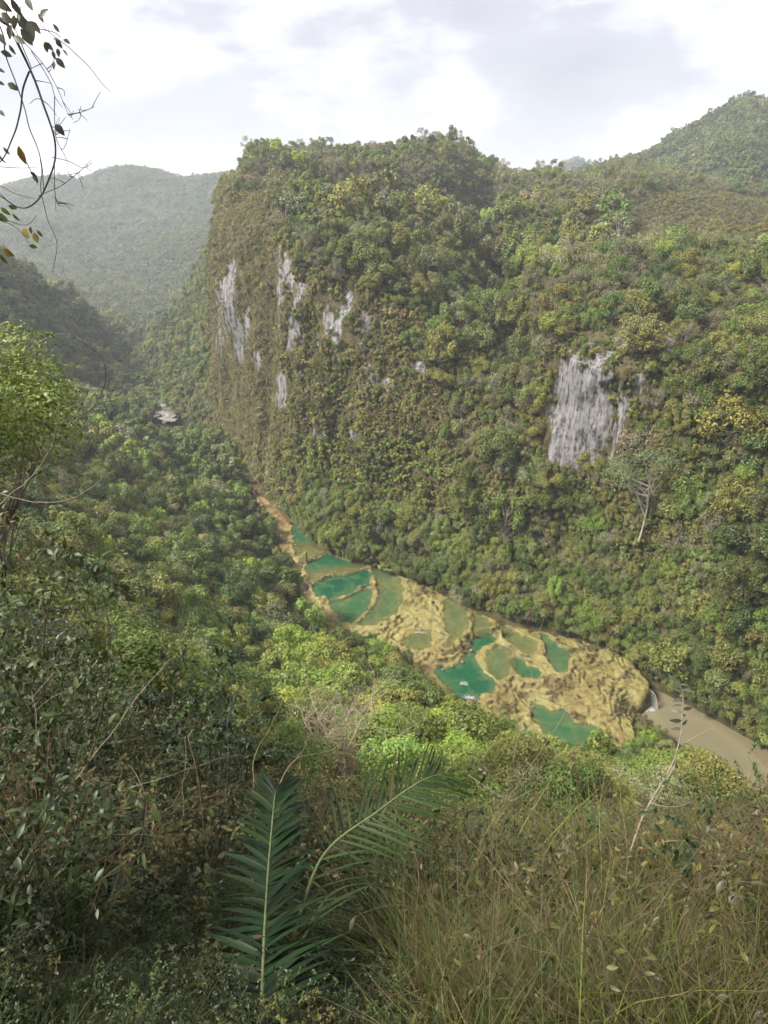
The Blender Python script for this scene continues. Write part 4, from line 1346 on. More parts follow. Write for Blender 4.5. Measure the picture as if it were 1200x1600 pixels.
o = add_obj('boulder', rock_mesh('boulder', 29, M_stone_pool), loc=pixz(725, 1068, 4.1), label='pale green rock standing in the large emerald pool', cat='rock')
o.scale = (1.25, 1.1, 0.5)
# pale stones along the pool rims
rim_count = {}
for k, (px, py, z) in enumerate([(476, 878, 8.6), (483, 876, 8.6), (491, 873, 8.55), (500, 870, 8.55), (489, 911, 8.1), (496, 906, 8.1), (502, 903, 8.1), (461, 851, 8.8), (459, 838, 8.8), (460, 862, 8.7), (565, 889, 8.0), (574, 884, 8.1), (692, 1046, 4.5), (706, 1041, 4.5), (722, 1034, 4.6), (736, 1016, 4.8), (835, 1093, 2.2), (833, 1104, 1.9), (795, 1026, 4.2), (806, 1026, 4.0)]):
    o = add_obj('stone', RK[k % 4], loc=pixz(px, py, z), label='small pale stone on the rim of ' + ('the uppermost emerald pool' if py < 880 and px < 520 else 'the second emerald pool' if px < 580 else 'the large emerald pool' if px < 790 and py > 1010 else 'a lower green pool'), cat='rock', group='pale stones along the pool rims ' + ('upper' if px < 600 else 'lower'))
    o['label'] += ', ' + NTH[rim_count.setdefault(o['label'], 0)] + ' of the row'
    rim_count[o['label'].rsplit(',', 1)[0]] += 1
    s = rgr.uniform(.3, .55)
    o.scale = (s, s, s * .7)
    o.rotation_euler = (0, 0, rgr.uniform(0, 6.28))

m, N, L, out = new_mat('falling_water')
p = nd(N, 'ShaderNodeBsdfPrincipled', Roughness=0.35)
p.inputs['Base Color'].default_value = (0.26, 0.24, 0.21, 1)
L.new(p.outputs[0], out.inputs['Surface'])
M_fall = m
lip0, lip1 = np.array(pixz(996, 1064, 2.2)), np.array(pixz(1016, 1079, 1.8))
fall = add_obj('waterfall', None, loc=(lip0 + lip1) / 2, label='small white waterfall dropping off the end of the terraces', cat='waterfall')
base_fall = np.array(fall.location)
for k in range(14):
    t = (k + rgr.uniform(-.4, .4)) / 13
    a = lip0 * (1 - t) + lip1 * t
    n = 12
    tt = np.linspace(0, 1, n)
    out_ = np.array([0.75, -0.66, 0])
    P = a[None] + out_[None] * (0.3 + 2.6 * tt[:, None] ** 0.6) + np.array([0, 0, -1.0])[None] * ((a[2] + 3.05) * tt[:, None] ** 1.6)
    P += rgr.normal(0, .05, (n, 3))
    b = MB()
    b.add(*tube(P - base_fall, np.linspace(.04, .15, n) * rgr.uniform(.4, 1.2), 7))
    add_obj('water_strand', b.mesh('water_strand', M_fall, True), fall)
m, N, L, out = new_mat('foam')
tc = N.new('ShaderNodeTexCoord')
nz = nd(N, 'ShaderNodeTexNoise', Scale=3.0, Detail=6.0, Roughness=0.7)
L.new(tc.outputs['Object'], nz.inputs['Vector'])
r = ramp(N, [(0.4, (0.12, 0.115, 0.09)), (0.6, (0.34, 0.335, 0.31))])
L.new(nz.outputs['Fac'], r.inputs['Fac'])
p = nd(N, 'ShaderNodeBsdfPrincipled', Roughness=0.6)
L.new(r.outputs['Color'], p.inputs['Base Color'])
L.new(p.outputs[0], out.inputs['Surface'])
M_foam = m
def foam(px, py, z, rx, ry, n, label, seed, sz=.10):
    g = np.random.default_rng(seed)
    c = np.array(pixz(px, py, z))
    b = MB()
    for _ in range(n):
        q = g.normal(0, .5, 2)
        s = sz * g.uniform(.5, 1.5)
        th = np.linspace(0, 6.283, 7)[:-1]
        V = np.c_[np.cos(th) * s, np.sin(th) * s, np.zeros(6)] + np.array([q[0] * rx, q[1] * ry, 0.015])
        V = np.r_[V, [[q[0] * rx, q[1] * ry, 0.05 + .1 * s]]]
        b.add(V, np.array([[i, (i + 1) % 6, 6] for i in range(6)]))
    add_obj('foam', b.mesh('foam', M_foam), loc=c, kind='stuff', label=label)
foam(735, 1090, 4.02, 1.9, 1.0, 150, 'white foam flecks floating at the near edge of the large emerald pool', 1)
foam(1014, 1108, -2.97, 1.8, 1.0, 160, 'white foam at the foot of the small waterfall', 2, .22)
foam(655, 988, 5.7, 2.2, .5, 60, 'white water trickling over the rim beside the small tan pool', 3, .13)

# tiny white house far up the hazy hillside
hp = None
b0 = bvh_of(far_hill)
v = Vector(pix(155, 353, 1000)) - Vector((0, 0, CAM_Z))
hit = b0.ray_cast(Vector((0, 0, CAM_Z)), v.normalized())
hp = hit[0] if hit[0] is not None else Vector(pix(155, 353, 1300))
m, N, L, out = new_mat('white_wall')
p = nd(N, 'ShaderNodeBsdfPrincipled', Roughness=0.8)
p.inputs['Base Color'].default_value = (0.8, 0.8, 0.78, 1)
L.new(p.outputs[0], out.inputs['Surface'])
M_wall = m
m, N, L, out = new_mat('zinc_roof')
p = nd(N, 'ShaderNodeBsdfPrincipled', Roughness=0.5)
p.inputs['Base Color'].default_value = (0.72, 0.73, 0.74, 1)
L.new(p.outputs[0], out.inputs['Surface'])
M_roof = m
house = add_obj('house', None, loc=hp, label='tiny white house on the hazy hillside at left', cat='house')
def box(sx, sy, z0, z1):
    V = np.array([(x, y, z) for x in (-sx, sx) for y in (-sy, sy) for z in (z0, z1)], float)
    return V, np.array([(0, 1, 3, 2), (4, 6, 7, 5), (0, 4, 5, 1), (2, 3, 7, 6), (0, 2, 6, 4), (1, 5, 7, 3)])
b = MB(); b.add(*box(6, 3, -4, 3.0)); add_obj('wall', b.mesh('wall', M_wall), house); house.scale = (.6, .6, .5)
V = np.array([(-6.6, -3.6, 2.9), (6.6, -3.6, 2.9), (6.6, 3.6, 2.9), (-6.6, 3.6, 2.9), (-6.6, 0, 5.0), (6.6, 0, 5.0)])
me = mesh_from('roof', V, [np.array([(0, 1, 5, 4), (2, 3, 4, 5), (0, 3, 2, 1)]), np.array([(0, 4, 3), (1, 2, 5)])], M_roof)
add_obj('roof', me, house)

# ------------------------------------------------------------------ single trees one can point at
def place_on(bvh_list, px, py):
    o = Vector((0, 0, CAM_Z))
    v = (Vector(pix(px, py, 50)) - o).normalized()
    best = None
    for b in bvh_list:
        h = b.ray_cast(o + v * 12, v)
        if h[0] is not None and (best is None or h[3] < best[3]):
            best = h
    return best[0]
def special_tree(name, parts, mats, px, py, scale, tint, label, rz=0, group=None, at=None, tilt=(0, 0), fit=None):
    tr, cr = parts
    p = at if at is not None else place_on(BV, px, py)
    e = add_obj(name, None, loc=p, label=label, cat='tree', group=group)
    e.scale = (scale,) * 3
    e.rotation_euler = (tilt[0], tilt[1], rz)
    if fit:                                   # crown centre at the given height, crown width apart
        e.scale = (fit[1], fit[1], (fit[0] - p[2]) / 5.0)
    add_obj('trunk', tr.mesh('trunk', mats[0], True), e)
    if cr.n:
        c = add_obj('crown', cr.mesh('crown', mats[1]), e)
        c['tint'] = tint
    return e
M_tan = bark_material('bark_tan', (0.15, 0.115, 0.07), (0.36, 0.295, 0.195))
ep = place_on(BV, 1000, 836)
ep = ep + (Vector((0, 0, CAM_Z)) - ep).normalized() * 3.5
special_tree('emergent_tree', tree_parts(901, 10, 3.7, 15, 3000, 0.17, low=0.42, twig=7, fill=0.5, trunk_r=0.0145, sides=6), mlp, 0, 0, 2.4, (0.13, 0.175, 0.065), 'tall pale-branched tree with a thin green crown on the right wall', at=ep)
def gpt(px, py, D):
    p = pix(px, py, D)
    return (p[0], D, float(ground_z(np.array([[p[0], D]]))[0]))
special_tree('bare_tree', tree_parts(905, 9, 4.4, 22, 200, 0.14, low=0.3, twig=14, bare=True, trunk_r=0.017), [M_tan, M_leaf], 0, 0, 1.4, (0.14, 0.12, 0.07), 'leafless pale tree with many fine twigs below the terraces', at=gpt(548, 1150, 46))
for k, (px, py, s, lab) in enumerate([(1140, 945, .95, 'pale bare tree with upward twigs on the lower right wall'), (1090, 1010, .6, 'small grey bare tree just above the brown river bank'), (790, 850, .8, 'grey leafless tree on the wall above the terraces'), (1095, 590, .9, 'pale leafless tree beside the dark overhang on the right wall'), (880, 900, .6, 'thin leafless tree at the wooded foot of the wall')]):
    special_tree('bare_tree', tree_parts(910 + k, 8, 4.0, 14, 0, 0.2, low=0.25, twig=8, bare=True, trunk_r=0.018), mlp, px, py, s, None, lab, rz=k)
lt = gpt(-75, 600, 20.5)
lh = 116.9 - lt[2]
special_tree('lime_tree', tree_parts(931, lh, 3.5, 34, 26000, 0.14, low=1 - 5.6 / lh, twig=3, shape=1, sides=6, trunk_r=0.010), ml, 0, 0, 1.0, (0.15, 0.19, 0.035), 'bright lime green tree behind the shrubs at the left edge', at=lt)
special_tree('lime_tree', tree_parts(933, 7.5, 3.6, 24, 13000, 0.22, low=0.15, twig=3, shape=1, sides=6), ml, 0, 0, 0.95, (0.17, 0.27, 0.05), 'bright green tree just behind the palm fronds', at=gpt(602, 1250, 34))
special_tree('lime_tree', tree_parts(935, 7.5, 3.4, 24, 13000, 0.22, low=0.15, twig=3, shape=1, sides=6), ml, 0, 0, 0.92, (0.17, 0.26, 0.05), 'bright green tree to the right of the palm frond tips', at=gpt(722, 1250, 35))
special_tree('lime_tree', tree_parts(937, 8, 4.2, 24, 12000, 0.25, low=0.2, twig=2, shape=1, sides=6), ml, 0, 0, 1.25, (0.19, 0.22, 0.055), 'yellow green tree between the leafless tree and the terraces', at=gpt(560, 1060, 96))
special_tree('feathery_tree', tree_parts(939, 8, 4.2, 24, 9000, 0.20, low=0.2, twig=8, shape=1, sides=6), mlp, 0, 0, 0.95, (0.17, 0.20, 0.07), 'pale feathery tree to the left of the large emerald pool', at=gpt(630, 1080, 90))

# ------------------------------------------------------------------ foreground: leaf shapes
M_fleaf = leaf_material('near_leaf', gloss=0.3, transl=0.30, rough=0.45)
M_grass = leaf_material('grass_blade', gloss=0.25, transl=0.35, rough=0.55)
M_twig = bark_material('twig_pale', (0.115, 0.088, 0.058), (0.25, 0.21, 0.155), 20)
M_twig_red = bark_material('twig_red', (0.085, 0.045, 0.028), (0.17, 0.10, 0.06), 20)
M_twig_dark = bark_material('twig_dark', (0.035, 0.03, 0.024), (0.10, 0.085, 0.065), 20)
M_straw = bark_material('straw', (0.105, 0.085, 0.038), (0.21, 0.172, 0.088), 12)
M_rachis = bark_material('palm_rachis', (0.055, 0.068, 0.026), (0.115, 0.125, 0.06), 8)

def leaf_geo(L, W, fold=0.25, bend=0.2):
    """one leaf along +X with a folded midrib"""
    xs = np.array([0, .18, .42, .68, .88, 1.0])
    ws = np.array([.04, .62, 1.0, .78, .38, .0]) * W * .5
    z = -bend * L * xs ** 2
    c = np.c_[xs * L, 0 * xs, z]
    l = np.c_[xs * L, ws, z + fold * ws]
    r = np.c_[xs * L, -ws, z + fold * ws]
    V = np.r_[c, l, r]
    F = []
    for i in range(5):
        F += [(i, i + 1, 7 + i, 6 + i), (i + 1, i, 12 + i, 13 + i)]
    return V, np.array(F)
LEAVES = [mesh_from('leaf', *leaf_geo(1, w, f, b), M_fleaf) for w, f, b in ((.46, .25, .15), (.58, .35, .25), (.36, .2, .3))]

def orient(P, X, up, roll=0.0):
    X = Vector(X).normalized()
    Y = Vector(up).cross(X)
    if Y.length < 1e-4: Y = Vector((0, 1, 0)).cross(X)
    Y.normalize()
    Z = X.cross(Y)
    M = Matrix((X, Y, Z)).transposed()
    if roll: M = M @ Matrix.Rotation(roll, 3, 'X')
    return M.to_4x4()

def poly3(pts, n=18):
    """smooth 3-D line through (px, py, D) points"""
    return catmull(np.array([pix(*p) for p in pts]), n)

# --- overhanging tree at upper left: trunk out of the frame, thin hanging twigs with leaves
ot_base = np.array([-2.3, 2.4, float(ground_z(np.array([[-2.3, 2.4]]))[0])])
over = add_obj('overhanging_tree', None, loc=ot_base, label='thin overhanging tree with hanging twigs and few leaves at the upper left edge', cat='tree')
b = MB()
tk = catmull(np.array([(0, 0, -.5), (.05, .02, 1.5), (-.05, .05, 3.2), (.1, .1, 4.6), (.35, .15, 5.6)]), 16)
b.add(*tube(tk, np.linspace(.09, .03, 16), 8))
add_obj('trunk', b.mesh('trunk', M_twig_dark, True), over)
OD = 2.4
TW = [[(-160, -120, OD), (-60, -40, OD), (0, 30, OD), (15, 45, OD), (45, 105, OD), (60, 140, OD), (75, 180, OD), (84, 220, OD), (82, 260, OD), (68, 300, OD), (50, 318, OD), (30, 322, OD), (5, 308, OD), (-30, 285, OD)],
      [(45, 110, OD), (35, 140, OD), (30, 175, OD), (22, 215, OD), (12, 245, OD), (-4, 264, OD)],
      [(-60, -90, OD), (0, 5, OD), (12, 25, OD), (30, 60, OD), (45, 105, OD)],
      [(-40, -70, 2.5), (20, 0, 2.5), (40, 30, 2.5), (60, 45, 2.5), (85, 52, 2.5), (95, 60, 2.5)],
      [(30, 60, 2.45), (45, 75, 2.45), (70, 105, 2.45), (85, 130, 2.45), (105, 172, 2.45), (115, 185, 2.45)], [(45, 80, 2.42), (75, 125, 2.42), (85, 150, 2.42), (100, 170, 2.42)],
      [(105, 178, 2.45), (125, 173, 2.45), (148, 165, 2.45)], [(60, 40, 2.6), (90, 62, 2.6), (113, 78, 2.6), (140, 105, 2.6), (160, 130, 2.6), (173, 143, 2.6)],
      [(82, 243, OD), (105, 250, OD), (130, 262, OD), (145, 255, OD)], [(60, 306, OD), (85, 295, OD), (110, 280, OD), (125, 270, OD), (145, 252, OD)],
      [(62, 250, 2.36), (68, 300, 2.36), (75, 345, 2.36), (88, 380, 2.36), (87, 410, 2.36), (85, 425, 2.36)], [(84, 255, OD), (88, 300, OD), (92, 320, OD), (102, 325, OD)],
      [(-40, -60, 2.36), (5, 45, 2.36), (10, 85, 2.36), (30, 140, 2.36), (45, 195, 2.36), (60, 245, 2.36), (68, 300, 2.36)], [(-40, 250, 2.3), (0, 258, 2.3), (30, 262, 2.3), (62, 262, 2.3)], [(-50, 270, 2.3), (0, 288, 2.3), (25, 302, 2.3), (55, 312, 2.3)],
      [(40, 250, 2.36), (52, 275, 2.36), (60, 290, 2.36)], [(85, 150, 2.42), (85, 190, 2.42), (88, 215, 2.42), (100, 232, 2.42), (110, 200, 2.42)], [(-20, 330, 2.3), (10, 345, 2.3), (40, 352, 2.3), (56, 335, 2.3)], [(-20, 340, 2.3), (15, 350, 2.3), (45, 380, 2.3)]]
for k, pts in enumerate(TW):
    n = 10 + 4 * len(pts)
    P = poly3(pts, n) - ot_base
    P += np.c_[fbm(P * 9 + k, 3, 2), fbm(P * 9 + k + 5, 4, 2), fbm(P * 9 + k + 9, 5, 2)] * .006
    r0 = .0052 if k == 0 else .0032 if k == 1 else .0022 if k in (2, 3, 12) else .0014
    if k == 0:
        r = np.interp(np.linspace(0, 1, n), [0, .3, .7, 1], [.009, .0036, .0025, .002])
    else:
        r = np.linspace(r0, r0 * .55, n)
    b = MB(); b.add(*tube(P, r, 6))
    if k in (0, 4, 6, 9, 11, 16):
        for _ in range(6):
            i = rgr.integers(n // 3, n - 1)
            d = rgr.normal(0, 1, 3); d[1] *= .3; d /= np.linalg.norm(d)
            b.add(*tube(bez(P[i], P[i] + d * rgr.uniform(.02, .06), rgr.normal(0, .004, 3), 4), np.linspace(.0014, .0007, 4), 4))
    add_obj('branch', b.mesh('branch', M_twig_dark, True), over)
# joins the hanging twigs to the trunk
b = MB(); b.add(*tube(catmull(np.array([tk[-1], (np.array(pix(-160, -120, OD)) - ot_base) * .5 + tk[-1] * .5 + np.array([0, 0, .15]), np.array(pix(-160, -120, OD)) - ot_base]), 10), np.linspace(.03, .011, 10), 6))
b.add(*tube(bez(np.array(pix(-160, -120, OD)) - ot_base, np.array(pix(-40, -65, 2.4)) - ot_base, (0, 0, .05), 8), np.linspace(.011, .006, 8), 6))
add_obj('branch', b.mesh('branch', M_twig_dark, True), over)
HL = [(45, 5, 20, 60, 'g'), (68, 20, 16, -40, 'g'), (64, 28, 13, 60, 'g'), (10, 28, 20, 40, 'g'), (22, 35, 18, 100, 'g'), (38, 38, 26, 60, 'g'), (48, 48, 26, 75, 'g'), (42, 58, 22, 60, 'g'), (30, 62, 20, 30, 'g'), (55, 42, 18, 45, 'g'), (19, 78, 13, 70, 'g'), (10, 84, 14, 20, 'g'), (72, 74, 14, 100, 'g'), (76, 72, 13, 40, 'g'),
      (88, 62, 13, 30, 'g'), (92, 68, 12, 60, 'g'), (84, 86, 11, 80, 'g'), (94, 98, 15, 50, 'g'), (84, 102, 11, 95, 'g'), (104, 64, 10, 30, 'g'), (102, 82, 9, 50, 'g'), (91, 82, 10, 90, 'g'), (88, 44, 12, 60, 'g'), (20, 135, 16, 30, 'g'), (2, 110, 10, 30, 'g'), (2, 130, 9, 20, 'g'), (2, 176, 13, 40, 'g'), (93, 202, 18, 50, 'd'), (55, 278, 15, 60, 'd'), (52, 272, 9, 40, 'd'), (34, 243, 25, 85, 'y'),
      (4, 250, 14, 80, 'b'), (10, 236, 12, 60, 'y'), (20, 324, 12, 20, 'l'), (8, 330, 16, 40, 'l'), (2, 340, 20, 30, 'l'), (25, 340, 14, 60, 'l'), (40, 364, 17, 70, 'y'), (48, 360, 12, 110, 'l'), (56, 372, 16, 80, 'y'), (62, 365, 12, 60, 'l'), (12, 395, 18, 30, 'y'), (5, 405, 16, 70, 'l'), (52, 385, 12, 20, 'l'), (25, 12, 22, 70, 'g'), (5, 8, 22, 40, 'g'), (30, 20, 20, 110, 'g'), (15, 50, 18, 120, 'g'), (2, 60, 18, 60, 'g')]
HT = {'g': (0.12, 0.12, 0.09), 'd': (0.03, 0.025, 0.018), 'y': (0.20, 0.15, 0.03), 'b': (0.12, 0.06, 0.03), 'l': (0.09, 0.13, 0.03)}
for k, (px, py, s, an, c) in enumerate(HL):
    D = OD + rgr.uniform(-.12, .12)
    p = np.array(pix(px, py, D)) - ot_base
    a = math.radians(an)
    X = Vector((math.cos(a), rgr.uniform(-.5, .5), -math.sin(a)))
    o = add_obj('leaf', LEAVES[k % 2], over)
    M = orient(None, X, (rgr.uniform(-.4, .4), -1, rgr.uniform(.0, .6)), rgr.uniform(-.5, .5))
    L_ = s * D / FPX / 1.0 * .95
    o.matrix_local = Matrix.Translation(p - np.array(X.normalized()) * L_ * .5) @ M @ Matrix.Scale(L_, 4)
    o['tint'] = vary(HT[c], rgr, .15)

# --- palm at the bottom centre
pc = np.array(pix(412, 1700, 1.42)); pc[2] = float(ground_z(pc[None, :2])[0])
palm = add_obj('palm', None, loc=pc, label='young feather palm with long dark green fronds at the bottom centre', cat='palm')
M_palm = leaf_material('palm_leaf', gloss=0.16, transl=0.28, rough=0.5)
def leaflet_geo():
    xs = np.array([0, .1, .3, .55, .8, 1.0])
    ws = np.array([.25, .8, 1.0, .85, .5, .02]) * .5
    z = -.22 * xs ** 2.2
    c = np.c_[xs, 0 * xs, z]
    l = np.c_[xs, ws * .085, z + .35 * ws * .085]
    r = np.c_[xs, -ws * .085, z + .35 * ws * .085]
    F = []
    for i in range(5):
        F += [(i, i + 1, 7 + i, 6 + i), (i + 1, i, 12 + i, 13 + i)]
    return np.r_[c, l, r], np.array(F)
LEAFLET = mesh_from('leaflet', *leaflet_geo(), M_palm)
b = MB()
for k in range(7):
    a = rgr.uniform(0, 6.28)
    b.add(*tube(bez((0, 0, -.1), (.04 * math.cos(a), .04 * math.sin(a), .12), (.02 * math.cos(a), .02 * math.sin(a), .02), 5), np.linspace(.016, .008, 5), 6))
add_obj('stem', b.mesh('stem', M_rachis, True), palm)
def frond(pts, n, L0, up, tint, wl=1.0, jit=.06, sag=.1):
    P = np.r_[[(0, 0, .06)], np.array([pix(*p) for p in pts]) - pc] if pts[0] is not None else np.array(pts[1:])
    P = catmull(P, 60)
    fr = MB(); fr.add(*tube(P, np.linspace(.011, .003, 60), 6))
    f = add_obj('frond', fr.mesh('frond', M_rachis, True), palm)
    T = np.gradient(P, axis=0); T /= np.linalg.norm(T, axis=1, keepdims=True)
    U = np.array(up, float)
    for k in range(n):
        t = .16 + .84 * (k + .5) / n
        i = t * 59
        p = P[int(i)] + (P[min(59, int(i) + 1)] - P[int(i)]) * (i % 1)
        tg = T[int(i)]
        sd = np.cross(tg, U); sd /= np.linalg.norm(sd)
        nr = np.cross(sd, tg)
        ln = L0 * (math.sin(math.pi * min(1, .18 + .72 * t)) ** .7) * rgr.uniform(.88, 1.1)
        fw = .5 + 1.7 * max(0, t - .42)
        for s in (-1, 1):
            X = sd * s * 1.0 + tg * (fw + rgr.normal(0, jit)) + nr * (.12 + rgr.normal(0, jit)) - np.array([0, 0, sag])
            o = add_obj('leaflet', LEAFLET, f)
            M = orient(None, X, nr + rgr.normal(0, .12, 3), rgr.normal(0, .25))
            o.matrix_local = Matrix.Translation(p) @ M @ Matrix.Diagonal((ln, ln * wl * rgr.uniform(.85, 1.2), ln, 1))
            o['tint'] = vary(tint if rgr.random() > .04 else (.045, .042, .016), rgr, .2)
    return f
up = (0.05, -.55, .83)
frond([(408, 1600, 1.5), (410, 1540, 1.68), (413, 1460, 1.95), (419, 1360, 2.35), (428, 1258, 2.75), (431, 1234, 2.85)], 84, .33, up, (.011, .026, .0058), 1.05, jit=.18)
frond([(432, 1560, 1.7), (500, 1345, 2.5), (590, 1268, 2.75), (655, 1222, 2.9), (692, 1208, 3.0)], 40, .42, (-.25, -.35, .9), (.024, .045, .012), .55, jit=.15, sag=.15)
frond([(395, 1600, 1.65), (350, 1570, 1.85), (310, 1570, 2.0), (270, 1600, 2.1)], 24, .32, (0, -.2, 1), (.018, .036, .010), sag=.2)
frond([(440, 1600, 1.65), (490, 1590, 1.8), (550, 1600, 1.95), (590, 1640, 2.0)], 24, .30, (0, -.2, 1), (.018, .036, .010), sag=.2)
frond([(440, 1540, 1.85), (515, 1400, 2.6), (600, 1385, 2.95), (680, 1430, 3.1), (730, 1500, 3.0)], 30, .46, (0, -.4, .9), (.026, .045, .014), .5, sag=.25)

# ------------------------------------------------------------------ foreground: shrubs, weeds, grass
def shrub_parts(seed, H, R, nst, nleaf, ll, lw, spread=1.0, twig=4):
    g = np.random.default_rng(seed)
    st, fo = MB(), MB()
    ends = []
    for k in range(nst):
        a = g.uniform(0, 6.283)
        e = np.array([math.cos(a) * R * g.uniform(.2, 1) * spread, math.sin(a) * R * g.uniform(.2, 1) * spread, H * g.uniform(.55, 1.05)])
        P = bez((g.normal(0, .05), g.normal(0, .05), -.15), e, (g.normal(0, .1 * H), g.normal(0, .1 * H), .12 * H), 8)
        st.add(*tube(P, np.linspace(.0085, .0022, 8) * (H / 2) ** 1.1, 5))
        ends.append(P)
        for _ in range(twig):
            i = g.integers(3, 8)
            d = g.normal(0, 1, 3); d[2] = abs(d[2]) * .6; d /= np.linalg.norm(d)
            Q = bez(P[i], P[i] + d * H * g.uniform(.1, .28), g.normal(0, .02 * H, 3), 5)
            st.add(*tube(Q, np.linspace(.0028, .001, 5) * (H / 2) ** .6, 4))
            ends.append(Q)
    for _ in range(nleaf):
        P = ends[g.integers(len(ends))]
        t = g.uniform(.35, 1) * (len(P) - 1)
        i = min(int(t), len(P) - 2)
        p = P[i] + (P[i + 1] - P[i]) * (t - i)
        tg = P[i + 1] - P[i]; tg /= np.linalg.norm(tg)
        d = tg * .5 + g.normal(0, .8, 3); d[2] -= .1; d /= np.linalg.norm(d)
        M = np.array(orient(None, d, (g.normal(0, .3), g.normal(0, .3), 1), g.normal(0, .4)))[:3, :3]
        s = ll * g.uniform(.55, 1.25)
        V, F = leaf_geo(s, s * lw, .25, .25)
        fo.add(p + V @ M.T, F)
    return st, fo
M_stem = bark_material('weed_stem', (0.035, 0.032, 0.016), (0.095, 0.08, 0.042), 15)
M_stem_brown = bark_material('weed_stem_brown', (0.045, 0.03, 0.016), (0.12, 0.085, 0.045), 15)
mt = [M_stem, M_fleaf]
mtr = [M_stem_brown, M_fleaf]
SETS['bush'] = [make_proto('shrub', *shrub_parts(400 + i, 2.4, 1.2, 11, 1700, .075, .42), mt) for i in range(4)]
SETS['smallbush'] = [make_proto('shrub', *shrub_parts(410 + i, 2.0, 1.1, 12, 2400, .055, .5), mt) for i in range(3)]
SETS['weed'] = [make_proto('weed', *shrub_parts(420 + i, .8, .45, 8, 320, .045, .5, twig=3), mt) for i in range(4)]
SETS['dryweed'] = [make_proto('weed', *shrub_parts(430 + i, .9, .6, 13, 200, .042, .4, twig=6), mtr) for i in range(4)]
def grass_parts(seed, n, H, w, spread, lean):
    g = np.random.default_rng(seed)
    b = MB()
    for _ in range(n):
        a = g.uniform(0, 6.283)
        h = H * g.uniform(.5, 1.15)
        o = np.array([g.normal(0, spread), g.normal(0, spread), -.05])
        d = np.array([math.cos(a), math.sin(a), 0]) * h * g.uniform(.15, lean)
        t = np.linspace(0, 1, 5)[:, None]
        c = o + np.array([0, 0, 1]) * h * (t - .35 * t ** 2.5 * min(1.2, lean)) + d * t ** 1.8
        sd = np.array([-math.sin(a), math.cos(a), 0])
        ww = w * g.uniform(.6, 1.3) * np.array([.8, 1, .85, .5, .03])[:, None] * .5
        V = np.r_[c - sd * ww, c + sd * ww]
        b.add(V, np.array([(i, i + 1, 6 + i, 5 + i) for i in range(4)]))
    return b
SETS['grass'] = [make_proto('grass', None, grass_parts(440 + i, 34, .55, .011, .07, .9), [M_twig, M_grass]) for i in range(4)]
SETS['finegrass'] = [make_proto('grass', None, grass_parts(450 + i, 46, .8, .0065, .12, 1.25), [M_twig, M_grass]) for i in range(4)]
SETS['broadgrass'] = [make_proto('grass', None, grass_parts(460 + i, 12, .6, .024, .05, .8), [M_twig, M_grass]) for i in range(2)]

def gpos(x, y):
    return (x, y, float(ground_z(np.array([[x, y]]))[0]))
g4 = np.random.default_rng(44)
FT = {'dk': (.020, .032, .011), 'gr': (.042, .062, .018), 'gy': (.062, .070, .041), 'ol': (.075, .076, .020), 'br': (.060, .047, .023), 'oc': (.092, .079, .024), 'lg': (.105, .124, .023), 'st': (.15, .122, .054)}
# shrubs at left: things of their own
BUSH = []
for k in range(200):
    x, y = g4.uniform(-10, -0.6), g4.uniform(2.6, 15)
    if x > -0.9 - .28 * y + .6 and y > 4: continue
    if x > -1.1 - .05 * y: continue
    if any((x - q[0]) ** 2 + (y - q[1]) ** 2 < (.75 + .05 * y) ** 2 for q in BUSH): continue
    px_, py_, _ = project(np.array([x, y, gpos(x, y)[2] + 1.5]))
    if px_ < -150 or px_ > 520 or py_ > 1700: continue
    BUSH.append((x, y))
    if len(BUSH) >= 46: break
for x, y in [(3.9, 8.0), (5.6, 9.5), (7.2, 10.5), (8.8, 11.0), (4.8, 11.5), (3.2, 9.4)]:
    BUSH.append((x, y))
bl = {}
for k, (x, y) in enumerate(BUSH):
    p = gpos(x, y)
    right = x > -0.5
    if right:
        kind, tn, sc_ = ('smallbush' if k % 2 else 'bush'), ('gy', 'ol', 'br')[k % 3], g4.uniform(.5, .7)
    else:
        kind = 'smallbush' if (y > 6 and k % 3) else 'bush'
        tn = ('gr', 'gy', 'dk', 'gr', 'ol')[k % 5] if y > 5 else ('dk', 'dk', 'gr')[k % 3]
        sc_ = g4.uniform(.85, 1.25) * (.62 if y < 4.5 else 1.0) * (1.0 + .10 * max(0, -x - 4))
    pr = SETS[kind][k % len(SETS[kind])]
    e = add_obj('leafy_shrub', None, loc=p, cat='shrub', group='shrubs on the slope right of the palm' if right else 'shrubs crowding the slope at the left edge')
    e.scale = (sc_, sc_, sc_ * g4.uniform(.9, 1.1)); e.rotation_euler = (g4.normal(0, .1), g4.normal(0, .1), g4.uniform(0, 6.28))
    bl.setdefault((right, kind, tn), []).append((e, p))
    add_obj('stems', pr.trunk, e)
    c = add_obj('foliage', pr.crown, e); c['tint'] = vary(tuple(1.25 * v for v in FT[tn]), g4, .14)
TNW = {'dk': 'dark green', 'gr': 'mid green', 'gy': 'grey green', 'ol': 'olive', 'br': 'brownish'}
for (right, kind, tn), lst in bl.items():
    lst.sort(key=lambda q: project(np.array(q[1]))[0])
    for n_, (e, p) in enumerate(lst):
        e['label'] = '%s %s shrub %s%s' % (TNW[tn], 'broad-leaved' if kind == 'bush' else 'small-leaved', 'on the slope right of the palm' if right else 'left of the palm', '' if len(lst) == 1 else ', %s from the left edge' % (['first', 'second', 'third', 'fourth', 'fifth', 'sixth', 'seventh', 'eighth', 'ninth', 'tenth', 'eleventh', 'twelfth', 'thirteenth', 'fourteenth', 'fifteenth', 'sixteenth', 'seventeenth', 'eighteenth', 'nineteenth', 'twentieth'][min(n_, 19)]))

